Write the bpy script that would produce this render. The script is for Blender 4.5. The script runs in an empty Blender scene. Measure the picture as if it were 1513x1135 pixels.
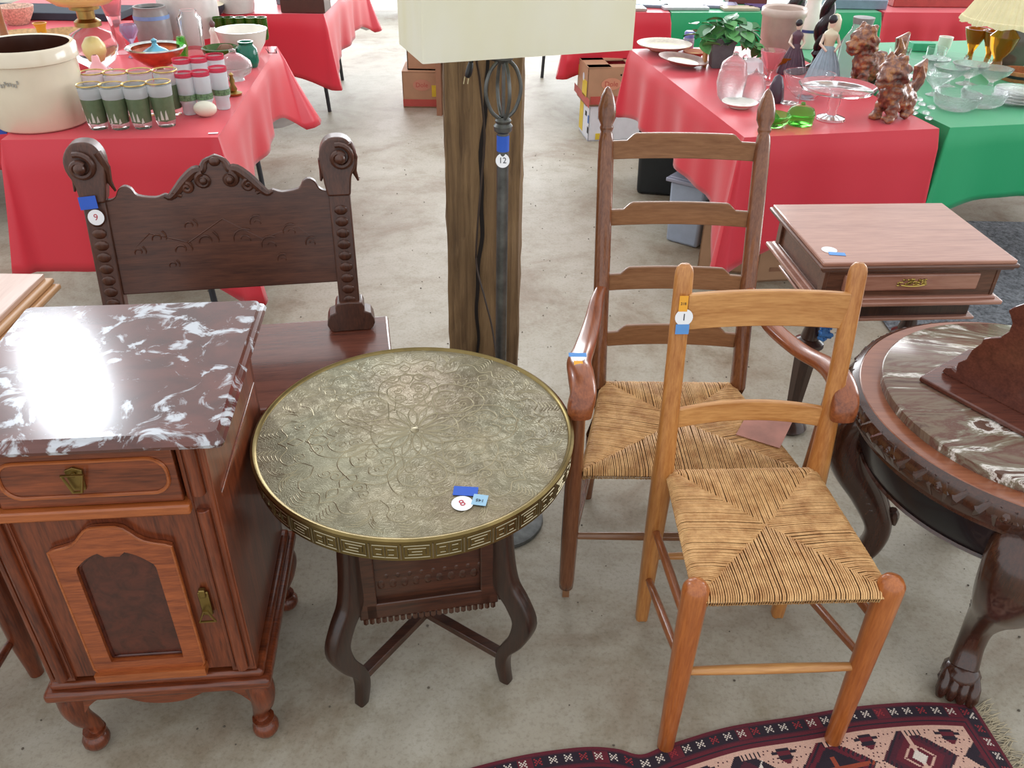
import bpy, bmesh, math, random
from mathutils import Vector, Matrix
from math import sin, cos, pi, sqrt, atan2
random.seed(7)
C = bpy.context.scene.collection

# ---------------------------------------------------------------- camera
F, CX, CY, HC = 1235.0, 756.5, 567.5, 1.70
_d = Vector((722-CX, 2430-CY, F)).normalized(); _up = -_d
_fw = Vector((0, 0, 1)); _fw = (_fw - _up*_fw.dot(_up)).normalized(); _rt = _fw.cross(_up)
# rows of R in world: x = right.cam ; y = forward.cam ; z = up.cam
def ray(px, py):
    c = Vector((px-CX, py-CY, F)); return Vector((_rt.dot(c), _fw.dot(c), _up.dot(c)))
def G(px, py, z=0.0):
    "point of the horizontal plane at height z seen at photo position px,py"
    r = ray(px, py); t = (z-HC)/r.z; return Vector((r.x*t, r.y*t, z))
def K(p):
    "metres per photo pixel at world point p"
    q = Vector(p) - Vector((0, 0, HC)); axis = Vector((_rt.z, _fw.z, _up.z)); return q.dot(axis)/F
cam = bpy.data.cameras.new('camera'); co = bpy.data.objects.new('camera', cam); C.objects.link(co)
X = Vector((_rt.x, _fw.x, _up.x)); Y = -Vector((_rt.y, _fw.y, _up.y)); Z = -Vector((_rt.z, _fw.z, _up.z))
co.matrix_world = Matrix(((X.x, Y.x, Z.x, 0), (X.y, Y.y, Z.y, 0), (X.z, Y.z, Z.z, HC), (0, 0, 0, 1)))
cam.sensor_width = 36; cam.lens = F/1513*36; cam.clip_end = 100; cam.clip_start = .05
bpy.context.scene.camera = co

# ---------------------------------------------------------------- light
w = bpy.data.worlds.new('world'); bpy.context.scene.world = w; w.use_nodes = True
w.node_tree.nodes['Background'].inputs[0].default_value = (.97, .98, 1.0, 1)
w.node_tree.nodes['Background'].inputs[1].default_value = 1.12
def area(name, loc, target, sx, sy, power, col=(1, 1, 1)):
    l = bpy.data.lights.new(name, 'AREA'); l.shape = 'RECTANGLE'; l.size = sx; l.size_y = sy; l.energy = power; l.color = col
    o = bpy.data.objects.new(name, l); C.objects.link(o); o.location = loc
    o.rotation_euler = (Vector(target)-Vector(loc)).to_track_quat('-Z', 'Y').to_euler(); return o
area('barn_door_daylight', (0, 14.0, 2.4), (0, 3, .4), 9, 4, 780, (.95, .98, 1))
area('side_door_daylight', (8.5, 6.5, 2.4), (0, 3.5, .4), 5, 3.4, 360, (.93, .97, 1))
p0 = G(100, 566, .875); v = (p0-Vector((0, 0, HC))).normalized(); v.z = -v.z
p1 = p0 + v*5.2
area('gable_window_daylight', p1, p0, .38, .52, 34, (.86, .93, 1))
sc = bpy.context.scene
sc.view_settings.view_transform = 'Standard'; sc.view_settings.look = 'None'
sc.view_settings.gamma = 1; sc.view_settings.use_curve_mapping = False; sc.view_settings.exposure = 0.12

# ---------------------------------------------------------------- materials
def lin(c):
    return tuple((x/12.92 if x <= .04045 else ((x+.055)/1.055)**2.4) for x in [v/255 for v in c]) + (1,)
class N:
    def __init__(s, name):
        s.m = bpy.data.materials.new(name); s.m.use_nodes = True; s.t = s.m.node_tree; s.b = s.t.nodes['Principled BSDF']
        s.tc = s.t.nodes.new('ShaderNodeTexCoord')
    def n(s, typ, **kw):
        x = s.t.nodes.new('ShaderNode'+typ)
        for k, v in kw.items():
            if k.startswith('_'): setattr(x, k[1:], v)
            else: x.inputs[k.replace('__', ' ')].default_value = v
        return x
    def l(s, a, b): s.t.links.new(a, b)
    def ramp(s, fac, stops):
        r = s.n('ValToRGB'); e = r.color_ramp.elements
        while len(e) < len(stops): e.new(.5)
        for q, (p, c) in zip(e, stops): q.position = p; q.color = c
        s.l(fac, r.inputs[0]); return r.outputs[0]
    def map(s, scale=(1, 1, 1), rot=(0, 0, 0), co='Object'):
        m = s.n('Mapping'); m.inputs['Scale'].default_value = scale; m.inputs['Rotation'].default_value = rot
        s.l(s.tc.outputs[co], m.inputs[0]); return m.outputs[0]
    def noise(s, vec, scale, detail=4, rough=.55, dist=0):
        x = s.n('TexNoise', Scale=scale, Detail=detail, Roughness=rough, Distortion=dist); s.l(vec, x.inputs['Vector']); return x.outputs[0]
    def bump(s, h, strength=.3, dist=.002):
        x = s.n('Bump', Strength=strength, Distance=dist); s.l(h, x.inputs['Height']); s.l(x.outputs[0], s.b.inputs['Normal'])
    def set(s, **kw):
        for k, v in kw.items(): s.b.inputs[k.replace('__', ' ')].default_value = v
        return s
def plain(name, c, rough=.5, var=.12, scale=25, bump=0, **kw):
    a = N(name); a.set(Roughness=rough, **kw); c0 = lin(c)
    f = a.noise(a.map(), scale); d = tuple(x*(1-var) for x in c0[:3])+(1,); e = tuple(min(1, x*(1+var)) for x in c0[:3])+(1,)
    a.l(a.ramp(f, [(.3, d), (.7, e)]), a.b.inputs['Base Color'])
    if bump: a.bump(f, bump, .003)
    return a.m
def wood(name, dark, light, rough=.32, axis='z', scale=1.0, coat=.25, figure=.55, bump=.08):
    a = N(name); a.set(Roughness=rough, Coat__Weight=coat, Coat__Roughness=.12)
    st = {'x': (1.2, 14, 14), 'y': (14, 1.2, 14), 'z': (14, 14, 1.2)}[axis]
    vec = a.map(tuple(v*scale for v in st))
    f1 = a.noise(vec, 3.0, 6, .6, .8); f2 = a.noise(a.map(tuple(v*scale*6 for v in st)), 3.0, 3, .6)
    mx = a.n('Math', _operation='MULTIPLY_ADD'); mx.inputs[1].default_value = .45; a.l(f2, mx.inputs[0]); 
    m2 = a.n('Math', _operation='MULTIPLY'); m2.inputs[1].default_value = figure; a.l(f1, m2.inputs[0]); a.l(m2.outputs[0], mx.inputs[2])
    a.l(a.ramp(mx.outputs[0], [(.32, lin(dark)), (.66, lin(light))]), a.b.inputs['Base Color'])
    a.bump(mx.outputs[0], bump, .002); return a.m
def glass(name, c, rough=.06, trans=.93, ior=1.3, bump=0, alpha=1, coat=0):
    a = N(name); a.set(Roughness=rough, Transmission__Weight=trans, IOR=ior, Base__Color=lin(c), Alpha=alpha, Coat__Weight=coat)
    if bump:
        v = a.n('TexVoronoi', Scale=bump); a.l(a.map(), v.inputs['Vector']); a.bump(v.outputs[0], .6, .004)
    return a.m
def metal(name, c, rough=.35, var=.25, scale=30, bump=.15):
    a = N(name); a.set(Roughness=rough, Metallic=1.0); c0 = lin(c)
    f = a.noise(a.map(), scale, 6); a.l(a.ramp(f, [(.3, tuple(x*(1-var) for x in c0[:3])+(1,)), (.7, c0)]), a.b.inputs['Base Color'])
    a.bump(f, bump, .001); return a.m
def marble(name, base, base2, vein, scale, lo, hi, rough=.08, stretch=(1, 1, 1), rot=(0, 0, 0)):
    a = N(name); a.set(Roughness=rough, Coat__Weight=.3, Coat__Roughness=.12)
    v = a.map(stretch, rot); f = a.noise(v, scale, 8, .62, 1.1); g = a.noise(v, scale*.6, 6, .6, .5)
    b = a.ramp(g, [(.35, lin(base)), (.65, lin(base2))])
    k = a.ramp(f, [(lo, (0, 0, 0, 1)), (hi, (1, 1, 1, 1))])
    mx = a.n('MixRGB'); a.l(k, mx.inputs[0]); a.l(b, mx.inputs[1]); mx.inputs[2].default_value = lin(vein)
    a.l(mx.outputs[0], a.b.inputs['Base Color']); return a.m

def cloth_mat(name, c):
    a = N(name); a.set(Roughness=.36, Base__Color=lin(c), Specular__IOR__Level=.7, Sheen__Weight=.35, Sheen__Roughness=.35)
    f = a.noise(a.map((1, 1, 1)), 60, 3); a.bump(f, .12, .002)
    tr = a.n('BsdfTranslucent'); tr.inputs[0].default_value = lin(c); mx = a.n('MixShader'); mx.inputs[0].default_value = .28
    o = a.t.nodes['Material Output']; a.l(a.b.outputs[0], mx.inputs[1]); a.l(tr.outputs[0], mx.inputs[2]); a.l(mx.outputs[0], o.inputs[0])
    return a.m

# ---------------------------------------------------------------- mesh helpers
class B:
    def __init__(s): s.v = []; s.f = []
    def add(s, vs, fs):
        o = len(s.v); s.v += [tuple(x) for x in vs]; s.f += [tuple(i+o for i in q) for q in fs]; return s
    def box(s, c, d, rz=0, rot=None, taper=1.0):
        M = rot or Matrix.Rotation(rz, 3, 'Z'); vs = []
        for z in (-1, 1):
            k = taper if z > 0 else 1
            for x, y in ((-1, -1), (1, -1), (1, 1), (-1, 1)): vs.append(Vector(c)+M@Vector((x*d[0]/2*k, y*d[1]/2*k, z*d[2]/2)))
        return s.add(vs, [(3, 2, 1, 0), (4, 5, 6, 7), (0, 1, 5, 4), (1, 2, 6, 5), (2, 3, 7, 6), (3, 0, 4, 7)])
    def sweep(s, pts, sizes, prof, up=(0, 0, 1), cap=True, closed=False):
        "prof: unit outline; sizes: (w,h) per point"
        pts = [Vector(p) for p in pts]; n = len(prof); m = len(pts); vs = []
        upv = Vector(up)
        for i, p in enumerate(pts):
            if closed: t = pts[(i+1) % m]-pts[i-1]
            else: t = pts[min(i+1, m-1)]-pts[max(i-1, 0)]
            t.normalize(); a = t.cross(upv)
            if a.length < 1e-3: a = t.cross(Vector((1, 0, 0)))
            a.normalize(); b = a.cross(t); w_, h_ = sizes[i] if not isinstance(sizes[i], (int, float)) else (sizes[i], sizes[i])
            for q in prof: vs.append(p + a*q[0]*w_ + b*q[1]*h_)
        fs = []
        for i in range(m if closed else m-1):
            j = (i+1) % m
            for k in range(n): fs.append((i*n+k, i*n+(k+1) % n, j*n+(k+1) % n, j*n+k))
        if cap and not closed: fs += [tuple(reversed(range(n))), tuple((m-1)*n+k for k in range(n))]
        return s.add(vs, fs)
    def tube(s, pts, r, n=10, up=(0, 0, 1), closed=False):
        if isinstance(r, (int, float)): r = [r]*len(pts)
        return s.sweep(pts, [(q, q) if isinstance(q, (int, float)) else q for q in r], [(cos(2*pi*k/n), sin(2*pi*k/n)) for k in range(n)], up, closed=closed)
    def lathe(s, prof, c=(0, 0, 0), n=24, sx=1, sy=1, rot=None, close=True):
        c = Vector(c); vs = []; m = len(prof)
        for r, z in prof:
            for k in range(n):
                q = Vector((r*cos(2*pi*k/n)*sx, r*sin(2*pi*k/n)*sy, z)); vs.append(c + (rot@q if rot else q))
        fs = [(i*n+k, i*n+(k+1) % n, (i+1)*n+(k+1) % n, (i+1)*n+k) for i in range(m-1) for k in range(n)]
        if close: fs += [tuple(reversed(range(n))), tuple((m-1)*n+k for k in range(n))]
        return s.add(vs, fs)
    def prism(s, poly, d0, d1, fn):
        "fn(u,v,d) -> point; poly counter-clockwise"
        n = len(poly); vs = [fn(u, v, d0) for u, v in poly]+[fn(u, v, d1) for u, v in poly]
        return s.add(vs, [tuple(range(n)), tuple(reversed(range(n, 2*n)))]+[(k, k+n, (k+1) % n+n, (k+1) % n) for k in range(n)])
    def ball(s, c, r, n=12, rot=None):
        if isinstance(r, (int, float)): r = (r, r, r)
        m = max(4, n//2); p = [(max(1e-4, sin(pi*i/m)), -cos(pi*i/m)) for i in range(m+1)]; c = Vector(c); vs = []
        for a, z in p:
            for k in range(n):
                q = Vector((a*cos(2*pi*k/n)*r[0], a*sin(2*pi*k/n)*r[1], z*r[2])); vs.append(c+(rot@q if rot else q))
        return s.add(vs, [(i*n+k, i*n+(k+1) % n, (i+1)*n+(k+1) % n, (i+1)*n+k) for i in range(m) for k in range(n)])
    def grid(s, fn, nu, nv):
        vs = [fn(i/nu, j/nv) for j in range(nv+1) for i in range(nu+1)]
        return s.add(vs, [(j*(nu+1)+i, j*(nu+1)+i+1, (j+1)*(nu+1)+i+1, (j+1)*(nu+1)+i) for j in range(nv) for i in range(nu)])
    def xf(s, M): s.v = [tuple(M@Vector(p)) for p in s.v]; return s
    def out(s, name, mat, parent=None, smooth=True, bevel=0, sharp=38, recalc=True, seg=2):
        me = bpy.data.meshes.new(name); me.from_pydata(s.v, [], s.f)
        if recalc:
            bm = bmesh.new(); bm.from_mesh(me); bmesh.ops.recalc_face_normals(bm, faces=bm.faces); bm.to_mesh(me); bm.free()
        me.update()
        for m in (mat if isinstance(mat, (list, tuple)) else [mat]): me.materials.append(m)
        if smooth:
            me.polygons.foreach_set('use_smooth', [True]*len(me.polygons)); me.set_sharp_from_angle(angle=math.radians(sharp))
        o = bpy.data.objects.new(name, me); C.objects.link(o)
        if parent: o.parent = parent
        if bevel:
            b = o.modifiers.new('bevel', 'BEVEL'); b.width = bevel; b.segments = seg; b.limit_method = 'ANGLE'; b.angle_limit = math.radians(50)
        return o
def tag(o, label=None, cat=None, group=None, kind=None):
    if label: o['label'] = label
    if cat: o['category'] = cat
    if group: o['group'] = group
    if kind: o['kind'] = kind
    return o
def thing(name, label, cat, loc=(0, 0, 0), rz=0, group=None):
    o = bpy.data.objects.new(name, None); C.objects.link(o); o.location = loc; o.rotation_euler = (0, 0, rz); o.empty_display_size = .05
    return tag(o, label, cat, group)
def kids(o): return [c for c in C.objects if c.parent == o]
def dup(root, loc, rz, label, children=None):
    r = root.copy(); C.objects.link(r); r.location = loc; r.rotation_euler = (0, 0, rz); r['label'] = label
    for ch in (children if children is not None else kids(root)):
        c = ch.copy(); C.objects.link(c); c.parent = r
        for g in kids(ch):
            d = g.copy(); C.objects.link(d); d.parent = c
    return r
def text(s, size, mat, parent, M, name='lettering', ext=.0002):
    cu = bpy.data.curves.new(name, 'FONT'); cu.body = s; cu.size = size; cu.align_x = 'CENTER'; cu.align_y = 'CENTER'; cu.extrude = ext; cu.resolution_u = 3
    t = bpy.data.objects.new('tmp', cu); C.objects.link(t)
    me = bpy.data.meshes.new_from_object(t.evaluated_get(bpy.context.evaluated_depsgraph_get()))
    bpy.data.objects.remove(t); me.transform(M); me.materials.clear(); me.materials.append(mat)
    o = bpy.data.objects.new(name, me); C.objects.link(o); o.parent = parent; return o
def frame(o, x, n):
    "matrix placing local xy on a surface: origin o, x direction, normal n"
    x = Vector(x).normalized(); n = Vector(n).normalized(); x = (x-n*x.dot(n)).normalized(); y = n.cross(x)
    return Matrix(((x.x, y.x, n.x, o[0]), (x.y, y.y, n.y, o[1]), (x.z, y.z, n.z, o[2]), (0, 0, 0, 1)))
def sticker(parent, M, s=None, r=.016, col=None, mats=None, txt=None, shift=(0, 0), rot=0):
    b = B(); n = 24
    b.lathe([(r, 0), (r, .0006)], (shift[0], shift[1], 0), n); b.xf(M); q = b.out('price_tag', mats or PAPER, parent, smooth=False)
    if txt: text(txt, r*1.15, col or INK, q, M@Matrix.Translation((shift[0], shift[1], .0009))@Matrix.Rotation(rot, 4, 'Z'))
    return q
def tape(parent, M, w, h, mat, shift=(0, 0), rot=0, name='tape', txt=None, ts=.01):
    b = B(); b.box((0, 0, .0004), (w, h, .0006)); T = M@Matrix.Translation((shift[0], shift[1], 0))@Matrix.Rotation(rot, 4, 'Z'); b.xf(T)
    q = b.out(name, mat, parent, smooth=False)
    if txt: text(txt, ts, INK, q, T@Matrix.Translation((0, 0, .001)))
    return q
def sp(p, n=8, closed=False):
    "catmull-rom through control points (tuples of any length)"
    out = []; m = len(p)
    for i in range(m if closed else m-1):
        a, b, c, d = (p[(i-1) % m], p[i], p[(i+1) % m], p[(i+2) % m]) if closed else (p[max(i-1, 0)], p[i], p[i+1], p[min(i+2, m-1)])
        for k in range(n):
            t = k/n; out.append(tuple(.5*((2*y)+(-x+z)*t+(2*x-5*y+4*z-w_)*t*t+(-x+3*y-3*z+w_)*t**3) for x, y, z, w_ in zip(a, b, c, d)))
    if not closed: out.append(tuple(p[-1]))
    return out
RND = lambda n=12, e=3.2: [(abs(cos(2*pi*k/n))**(2/e)*(1 if cos(2*pi*k/n) >= 0 else -1), abs(sin(2*pi*k/n))**(2/e)*(1 if sin(2*pi*k/n) >= 0 else -1)) for k in range(n)]
PAPER = plain('white_paper', (238, 240, 242), .6, .02); INK = plain('dark_ink', (40, 40, 46), .6, .02); REDINK = plain('red_ink', (178, 50, 66), .6, .02)
BLUE = plain('blue_tape', (38, 88, 190), .55, .05); LBLUE = plain('light_blue_tape', (92, 150, 214), .55, .05); ORANGE = plain('orange_tag', (236, 168, 52), .6, .05)
PALEBLUE = plain('pale_blue_tag', (150, 190, 214), .6, .03)
# ---------------------------------------------------------------- setting
a = N('concrete'); a.set(Roughness=.55, Specular__IOR__Level=.35)
v = a.map(); f1 = a.noise(v, 1.7, 8, .66, .6); f2 = a.noise(v, 7, 8, .75); f3 = a.noise(v, 90, 4, .7)
c1 = a.ramp(f1, [(.34, lin((142, 126, 106))), (.48, lin((168, 160, 143))), (.66, lin((184, 179, 165)))])
c2 = a.ramp(f2, [(.33, (.72, .68, .60, 1)), (.52, (1, 1, 1, 1))]); c3 = a.ramp(f3, [(.33, (.72, .71, .68, 1)), (.5, (1, 1, 1, 1))])
m1 = a.n('MixRGB', _blend_type='MULTIPLY'); m1.inputs[0].default_value = .8; a.l(c1, m1.inputs[1]); a.l(c2, m1.inputs[2])
m2 = a.n('MixRGB', _blend_type='MULTIPLY'); m2.inputs[0].default_value = .7; a.l(m1.outputs[0], m2.inputs[1]); a.l(c3, m2.inputs[2])
a.l(m2.outputs[0], a.b.inputs['Base Color']); a.bump(f3, .25, .003); CONC = a.m
b = B(); b.box((0, 7, -.05), (26, 20, .1)); tag(b.out('floor', CONC, smooth=False), kind='structure')
# rough grey gravel patch beyond the tables on the right
a = N('gravel'); a.set(Roughness=.8); f = a.noise(a.map(), 45, 6, .7); a.l(a.ramp(f, [(.35, lin((70, 74, 80))), (.65, lin((150, 155, 162)))]), a.b.inputs['Base Color']); a.bump(f, 1, .02)
b = B(); nx, ny = 60, 50
b.grid(lambda u, v: (1.55+u*4, 1.9+v*2.3, .008+.012*random.random()*(1 if .02 < u < .98 and .02 < v < .98 else 0)), nx, ny)
tag(b.out('gravel_floor', a.m), 'rough grey gravel strip on the floor right of the small desk', 'gravel', kind='stuff')
# loose grit on the floor
b = B(); random.seed(3)
for i in range(420):
    x, y = random.uniform(-1.6, 1.6), random.uniform(1.0, 5.5); r = random.uniform(.0015, .004)
    b.ball((x, y, r*.5), (r, r*random.uniform(.5, 1.2), r*.6), 5)
tag(b.out('floor_grit', plain('grit', (96, 88, 76), .8, .3), smooth=False), 'tiny dark and pale crumbs of grit scattered over the concrete', 'grit', kind='stuff')
# squared timber post carrying the barn
POSTM = N('rough_timber'); POSTM.set(Roughness=.8)
v = POSTM.map((22, 22, 1.0)); f = POSTM.noise(v, 2.2, 8, .65, .6); g = POSTM.noise(POSTM.map((3, 3, 1.2)), 2, 5)
c1 = POSTM.ramp(f, [(.3, lin((82, 60, 38))), (.55, lin((136, 108, 74))), (.75, lin((160, 132, 94)))]); c2 = POSTM.ramp(g, [(.35, (.62, .6, .58, 1)), (.6, (1, 1, 1, 1))])
m1 = POSTM.n('MixRGB', _blend_type='MULTIPLY'); m1.inputs[0].default_value = 1; POSTM.l(c1, m1.inputs[1]); POSTM.l(c2, m1.inputs[2]); POSTM.l(m1.outputs[0], POSTM.b.inputs['Base Color']); POSTM.bump(f, .9, .012)
CRACK = plain('dark_crack', (24, 16, 10), .9, .1)
pc = Vector((-.0855, 2.15)); random.seed(5); rows = 60; ring = []
b = B(); vs = []; n = 32
wob = [[random.uniform(-.0022, .0022) for _ in range(n)] for _ in range(rows+1)]
for j in range(rows+1):
    z = 3.0*j/rows
    for k in range(n):
        t = k/n*4; s_ = int(t); u = t-s_; h = .0975
        x, y = [(-h+2*h*u, -h), (h, -h+2*h*u), (h-2*h*u, h), (-h, h-2*h*u)][s_]
        if u == 0: x *= .975; y *= .975
        q = wob[j][k]+.003*sin(z*3.1+k); x *= 1+q/h; y *= 1+q/h
        vs.append((pc.x+x+.004*sin(z*2), pc.y+y, z))
b.add(vs, [(j*n+k, j*n+(k+1) % n, (j+1)*n+(k+1) % n, (j+1)*n+k) for j in range(rows) for k in range(n)]+[tuple(range(n-1, -1, -1)), tuple(rows*n+k for k in range(n))])
post = thing('timber_post', 'rough square brown timber post standing behind the round brass table', 'post', (0, 0, 0))
b.out('beam', POSTM.m, post, smooth=False)
b = B(); L = []; R_ = []
for j in range(61):
    z = .2+1.35*j/60; c = -.095+.022*(z-.7)/.6+.004*sin(z*17)+.002*sin(z*41); wd = .0045*sin(pi*j/60)+.001
    L.append((c-wd, z)); R_.append((c+wd, z))
for i in range(60):
    b.add([(L[i][0], 2.0475, L[i][1]), (R_[i][0], 2.0475, R_[i][1]), (R_[i+1][0], 2.0475, R_[i+1][1]), (L[i+1][0], 2.0475, L[i+1][1]),
           (L[i][0], 2.06, L[i][1]), (R_[i][0], 2.06, R_[i][1]), (R_[i+1][0], 2.06, R_[i+1][1]), (L[i+1][0], 2.06, L[i+1][1])], [(0, 1, 2, 3), (4, 5, 6, 7), (0, 3, 7, 4), (1, 2, 6, 5)])
b.out('drying_crack', CRACK, post, smooth=False)

# ---------------------------------------------------------------- rug, woven knot by knot as coloured cells
RC = {k: plain('rug_'+k, c, .95, .12, 300, .3) for k, c in dict(maroon=(96, 26, 40), dark=(38, 26, 38), pale=(204, 164, 146), red=(150, 44, 50), white=(212, 200, 188), rust=(150, 66, 44), plum=(74, 26, 40)).items()}
RK = list(RC); edge = sp([(-.14, 1.025), (-.068, 1.052), (.05, 1.086), (.17, 1.104), (.245, 1.102), (.30, 1.09), (.37, 1.118), (.52, 1.165), (.69, 1.197), (.82, 1.222), (.95, 1.236), (1.065, 1.232), (1.10, 1.224)], 8)
tot = [0]
for i in range(1, len(edge)): tot.append(tot[-1]+math.dist(edge[i], edge[i-1]))
def ept(s):
    s = max(0, min(s, tot[-1]-1e-6)); i = 0
    while tot[i+1] < s: i += 1
    t = (s-tot[i])/(tot[i+1]-tot[i]); p, q = edge[i], edge[i+1]
    return Vector((p[0]+(q[0]-p[0])*t, p[1]+(q[1]-p[1])*t))
LEN = tot[-1]; cell = .0034; NU, NV = int(LEN/cell), 105
XM = ["X.X", ".X.", "X.X"]
def rugcol(u, v):
    vv = v+0.0
    ue = NU-1-u                     # cells from the right end
    e = min(vv, ue)                 # concentric at the right corner
    along = u if vv <= ue else v+NU
    if e < 3: return 'maroon'
    if e < 4: return 'plum'
    if e < 12:
        a_, r_ = along % 10, e-5
        if 1 <= a_ <= 5 and 0 <= r_ <= 4 and (int(a_-1), int(r_)) in ((0, 0), (1, 1), (2, 2), (3, 3), (4, 4), (4, 0), (3, 1), (1, 3), (0, 4), (0, 2), (4, 2)): return 'white' if (along//10) % 3 else 'red'
        return 'dark' if (along//10) % 5 else 'maroon'
    if e < 13: return 'plum'
    if e < 19: return 'maroon' if e != 15 else 'dark'
    # field: pale ground with comb-edged dark lozenges and crosses
    y = v-19; P = 58; cxm = (u+8) % P-P/2; k = ((u+8)//P) % 3; r = y-22
    if y < 3: return 'pale'
    if y < 7 and (u % 58) in range(20, 34): return 'dark' if u % 3 == 0 else 'pale'
    d = abs(cxm)+abs(r)*1.15; d2 = abs(cxm)+abs(r+0)*.6
    if 27 < d < 29: return 'pale'
    if d <= 27:
        if 22 < d and (u+v) % 4 < 2: return 'dark'
        if k == 0:
            if abs(abs(cxm)-abs(r)) < 1.6: return 'white'
            return 'plum' if d < 18 else 'dark'
        if k == 1:
            if abs(r) < 2 or (abs(cxm) < 2 and abs(r) < 9): return 'rust'
            return 'dark' if d < 18 else 'maroon'
        if d < 6: return 'white'
        if abs(cxm) < 2 or (10 < d < 12): return 'pale'
        return 'maroon' if d < 18 else 'plum'
    cc = P/2-abs(cxm)
    if cc < 9 and abs(r) > 8 and (abs(r)-cc) > 7:
        if cc < 5: return 'dark' if (v//3) % 2 else 'maroon'
        if (v % 4) < 2: return 'dark'
    if y < 44: return 'plum' if (u*7+v*3) % 23 < 3 and (v % 7) < 4 else 'pale'
    return 'dark' if (u//6+v//5) % 3 == 0 else 'pale'
b = B(); vs = []; cols = []
rows_ = []
for i in range(NU+1):
    s = i*cell; p = ept(s); q = ept(s+.03)-ept(s-.03); q.normalize(); nrm = Vector((q.y, -q.x)); nrm = (nrm*.35+Vector((.27, -.963))*.65).normalized(); rows_.append((p, nrm))
for j in range(NV+1):
    for i in range(NU+1):
        p, nn = rows_[i]; w2 = p+nn*j*cell
        z = .0075+.0012*sin(w2.x*21+w2.y*9)
        if i in (0, NU) or j == 0: z = .001
        vs.append((w2.x, w2.y, z))
fs = []
for j in range(NV):
    for i in range(NU):
        a0 = j*(NU+1)+i; fs.append((a0, a0+NU+1, a0+NU+2, a0+1)); cols.append(RK.index(rugcol(i, j)))
b.add(vs, fs); rug = thing('rug', 'maroon and cream tribal rug with dark lozenges under the near chair', 'rug')
o = b.out('woven_field', [RC[k] for k in RK], rug, smooth=False, recalc=False); o.data.polygons.foreach_set('material_index', cols)
b = B(); random.seed(9)
pe, ne = rows_[-1]
for i in range(170):
    t = random.random()*.3; s0 = pe+ne*t; L_ = random.uniform(.025, .055); an = random.uniform(-.5, .6)
    dx, dy = cos(an+.2), sin(an+.2); pts = [(s0.x, s0.y, .004), (s0.x+dx*L_*.5, s0.y+dy*L_*.5+random.uniform(-.006, .006), .007), (s0.x+dx*L_, s0.y+dy*L_+random.uniform(-.01, .01), .003)]
    b.tube(pts, .0011, 4)
tag(b.out('fringe', plain('fringe_wool', (176, 164, 138), .95, .1), rug), kind='stuff')
# ---------------------------------------------------------------- marble-topped bedside cabinet
CAB = wood('cabinet_mahogany', (62, 24, 14), (134, 66, 36), .30, 'z', 1.0, .3)
CABX = wood('cabinet_mahogany_across', (66, 26, 14), (140, 70, 38), .30, 'x', 1.0, .3)
CABL = wood('cabinet_light_moulding', (128, 62, 26), (176, 98, 48), .3, 'x', 1.0, .3)
BURL = N('burl_veneer'); BURL.set(Roughness=.28, Coat__Weight=.3); f = BURL.noise(BURL.map(), 26, 8, .7, 1.5); BURL.l(BURL.ramp(f, [(.3, lin((48, 18, 12))), (.7, lin((92, 40, 26)))]), BURL.b.inputs['Base Color']); BURL = BURL.m
BAND = wood('crossband_veneer', (104, 44, 20), (168, 88, 44), .3, 'x', 1.6, .3)
BRASSOLD = metal('old_brass', (150, 128, 76), .42)
MARB = marble('red_white_marble', (104, 60, 52), (74, 46, 42), (192, 196, 202), 15, .53, .60, .18)  # bluish grey of the veins is reflected light put into their colour
cb = thing('bedside_cabinet', 'reddish mahogany bedside cabinet with red and white marble top', 'cabinet', (-.735, 1.29, 0), .105)
W2, D2 = .20, .20
fy = -D2                                              # front plane
b = B()
b.box((-W2+.012, 0, .555), (.024, 2*D2-.01, .59)); b.box((W2-.012, 0, .555), (.024, 2*D2-.01, .59)); b.box((0, D2-.012, .555), (2*W2, .02, .59)); b.box((0, .0, .26), (2*W2-.04, 2*D2-.04, .02)); b.box((0, 0, .83), (2*W2-.01, 2*D2-.02, .03))
b.out('carcass', CAB, cb, bevel=.001)
for s_ in (-1, 1):
    b = B(); b.box((s_*(W2-.004), 0, .70), (.014, .36, .012)); b.out('side_moulding', CABX, cb, bevel=.002)
for s_ in (-1, 1):                                    # canted corner columns
    b = B(); x = s_*(W2-.022)
    b.box((x, fy+.004, .555), (.048, .034, .59)); b.tube([(x-s_*.002, fy-.014, .27), (x-s_*.002, fy-.014, .70)], .012, 12); b.tube([(x-s_*.002, fy-.014, .735), (x-s_*.002, fy-.014, .84)], .012, 12)
    b.tube([(x+s_*.017, fy-.013, .27), (x+s_*.017, fy-.013, .84)], .005, 8); b.tube([(x-s_*.019, fy-.012, .27), (x-s_*.019, fy-.012, .84)], .004, 8)
    b.out('corner_column', CAB, cb, bevel=.001)
b = B(); b.box((0, fy-.010, .713), (2*W2-.08, .045, .022)); b.out('rail', CABL, cb, bevel=.004)
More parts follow.
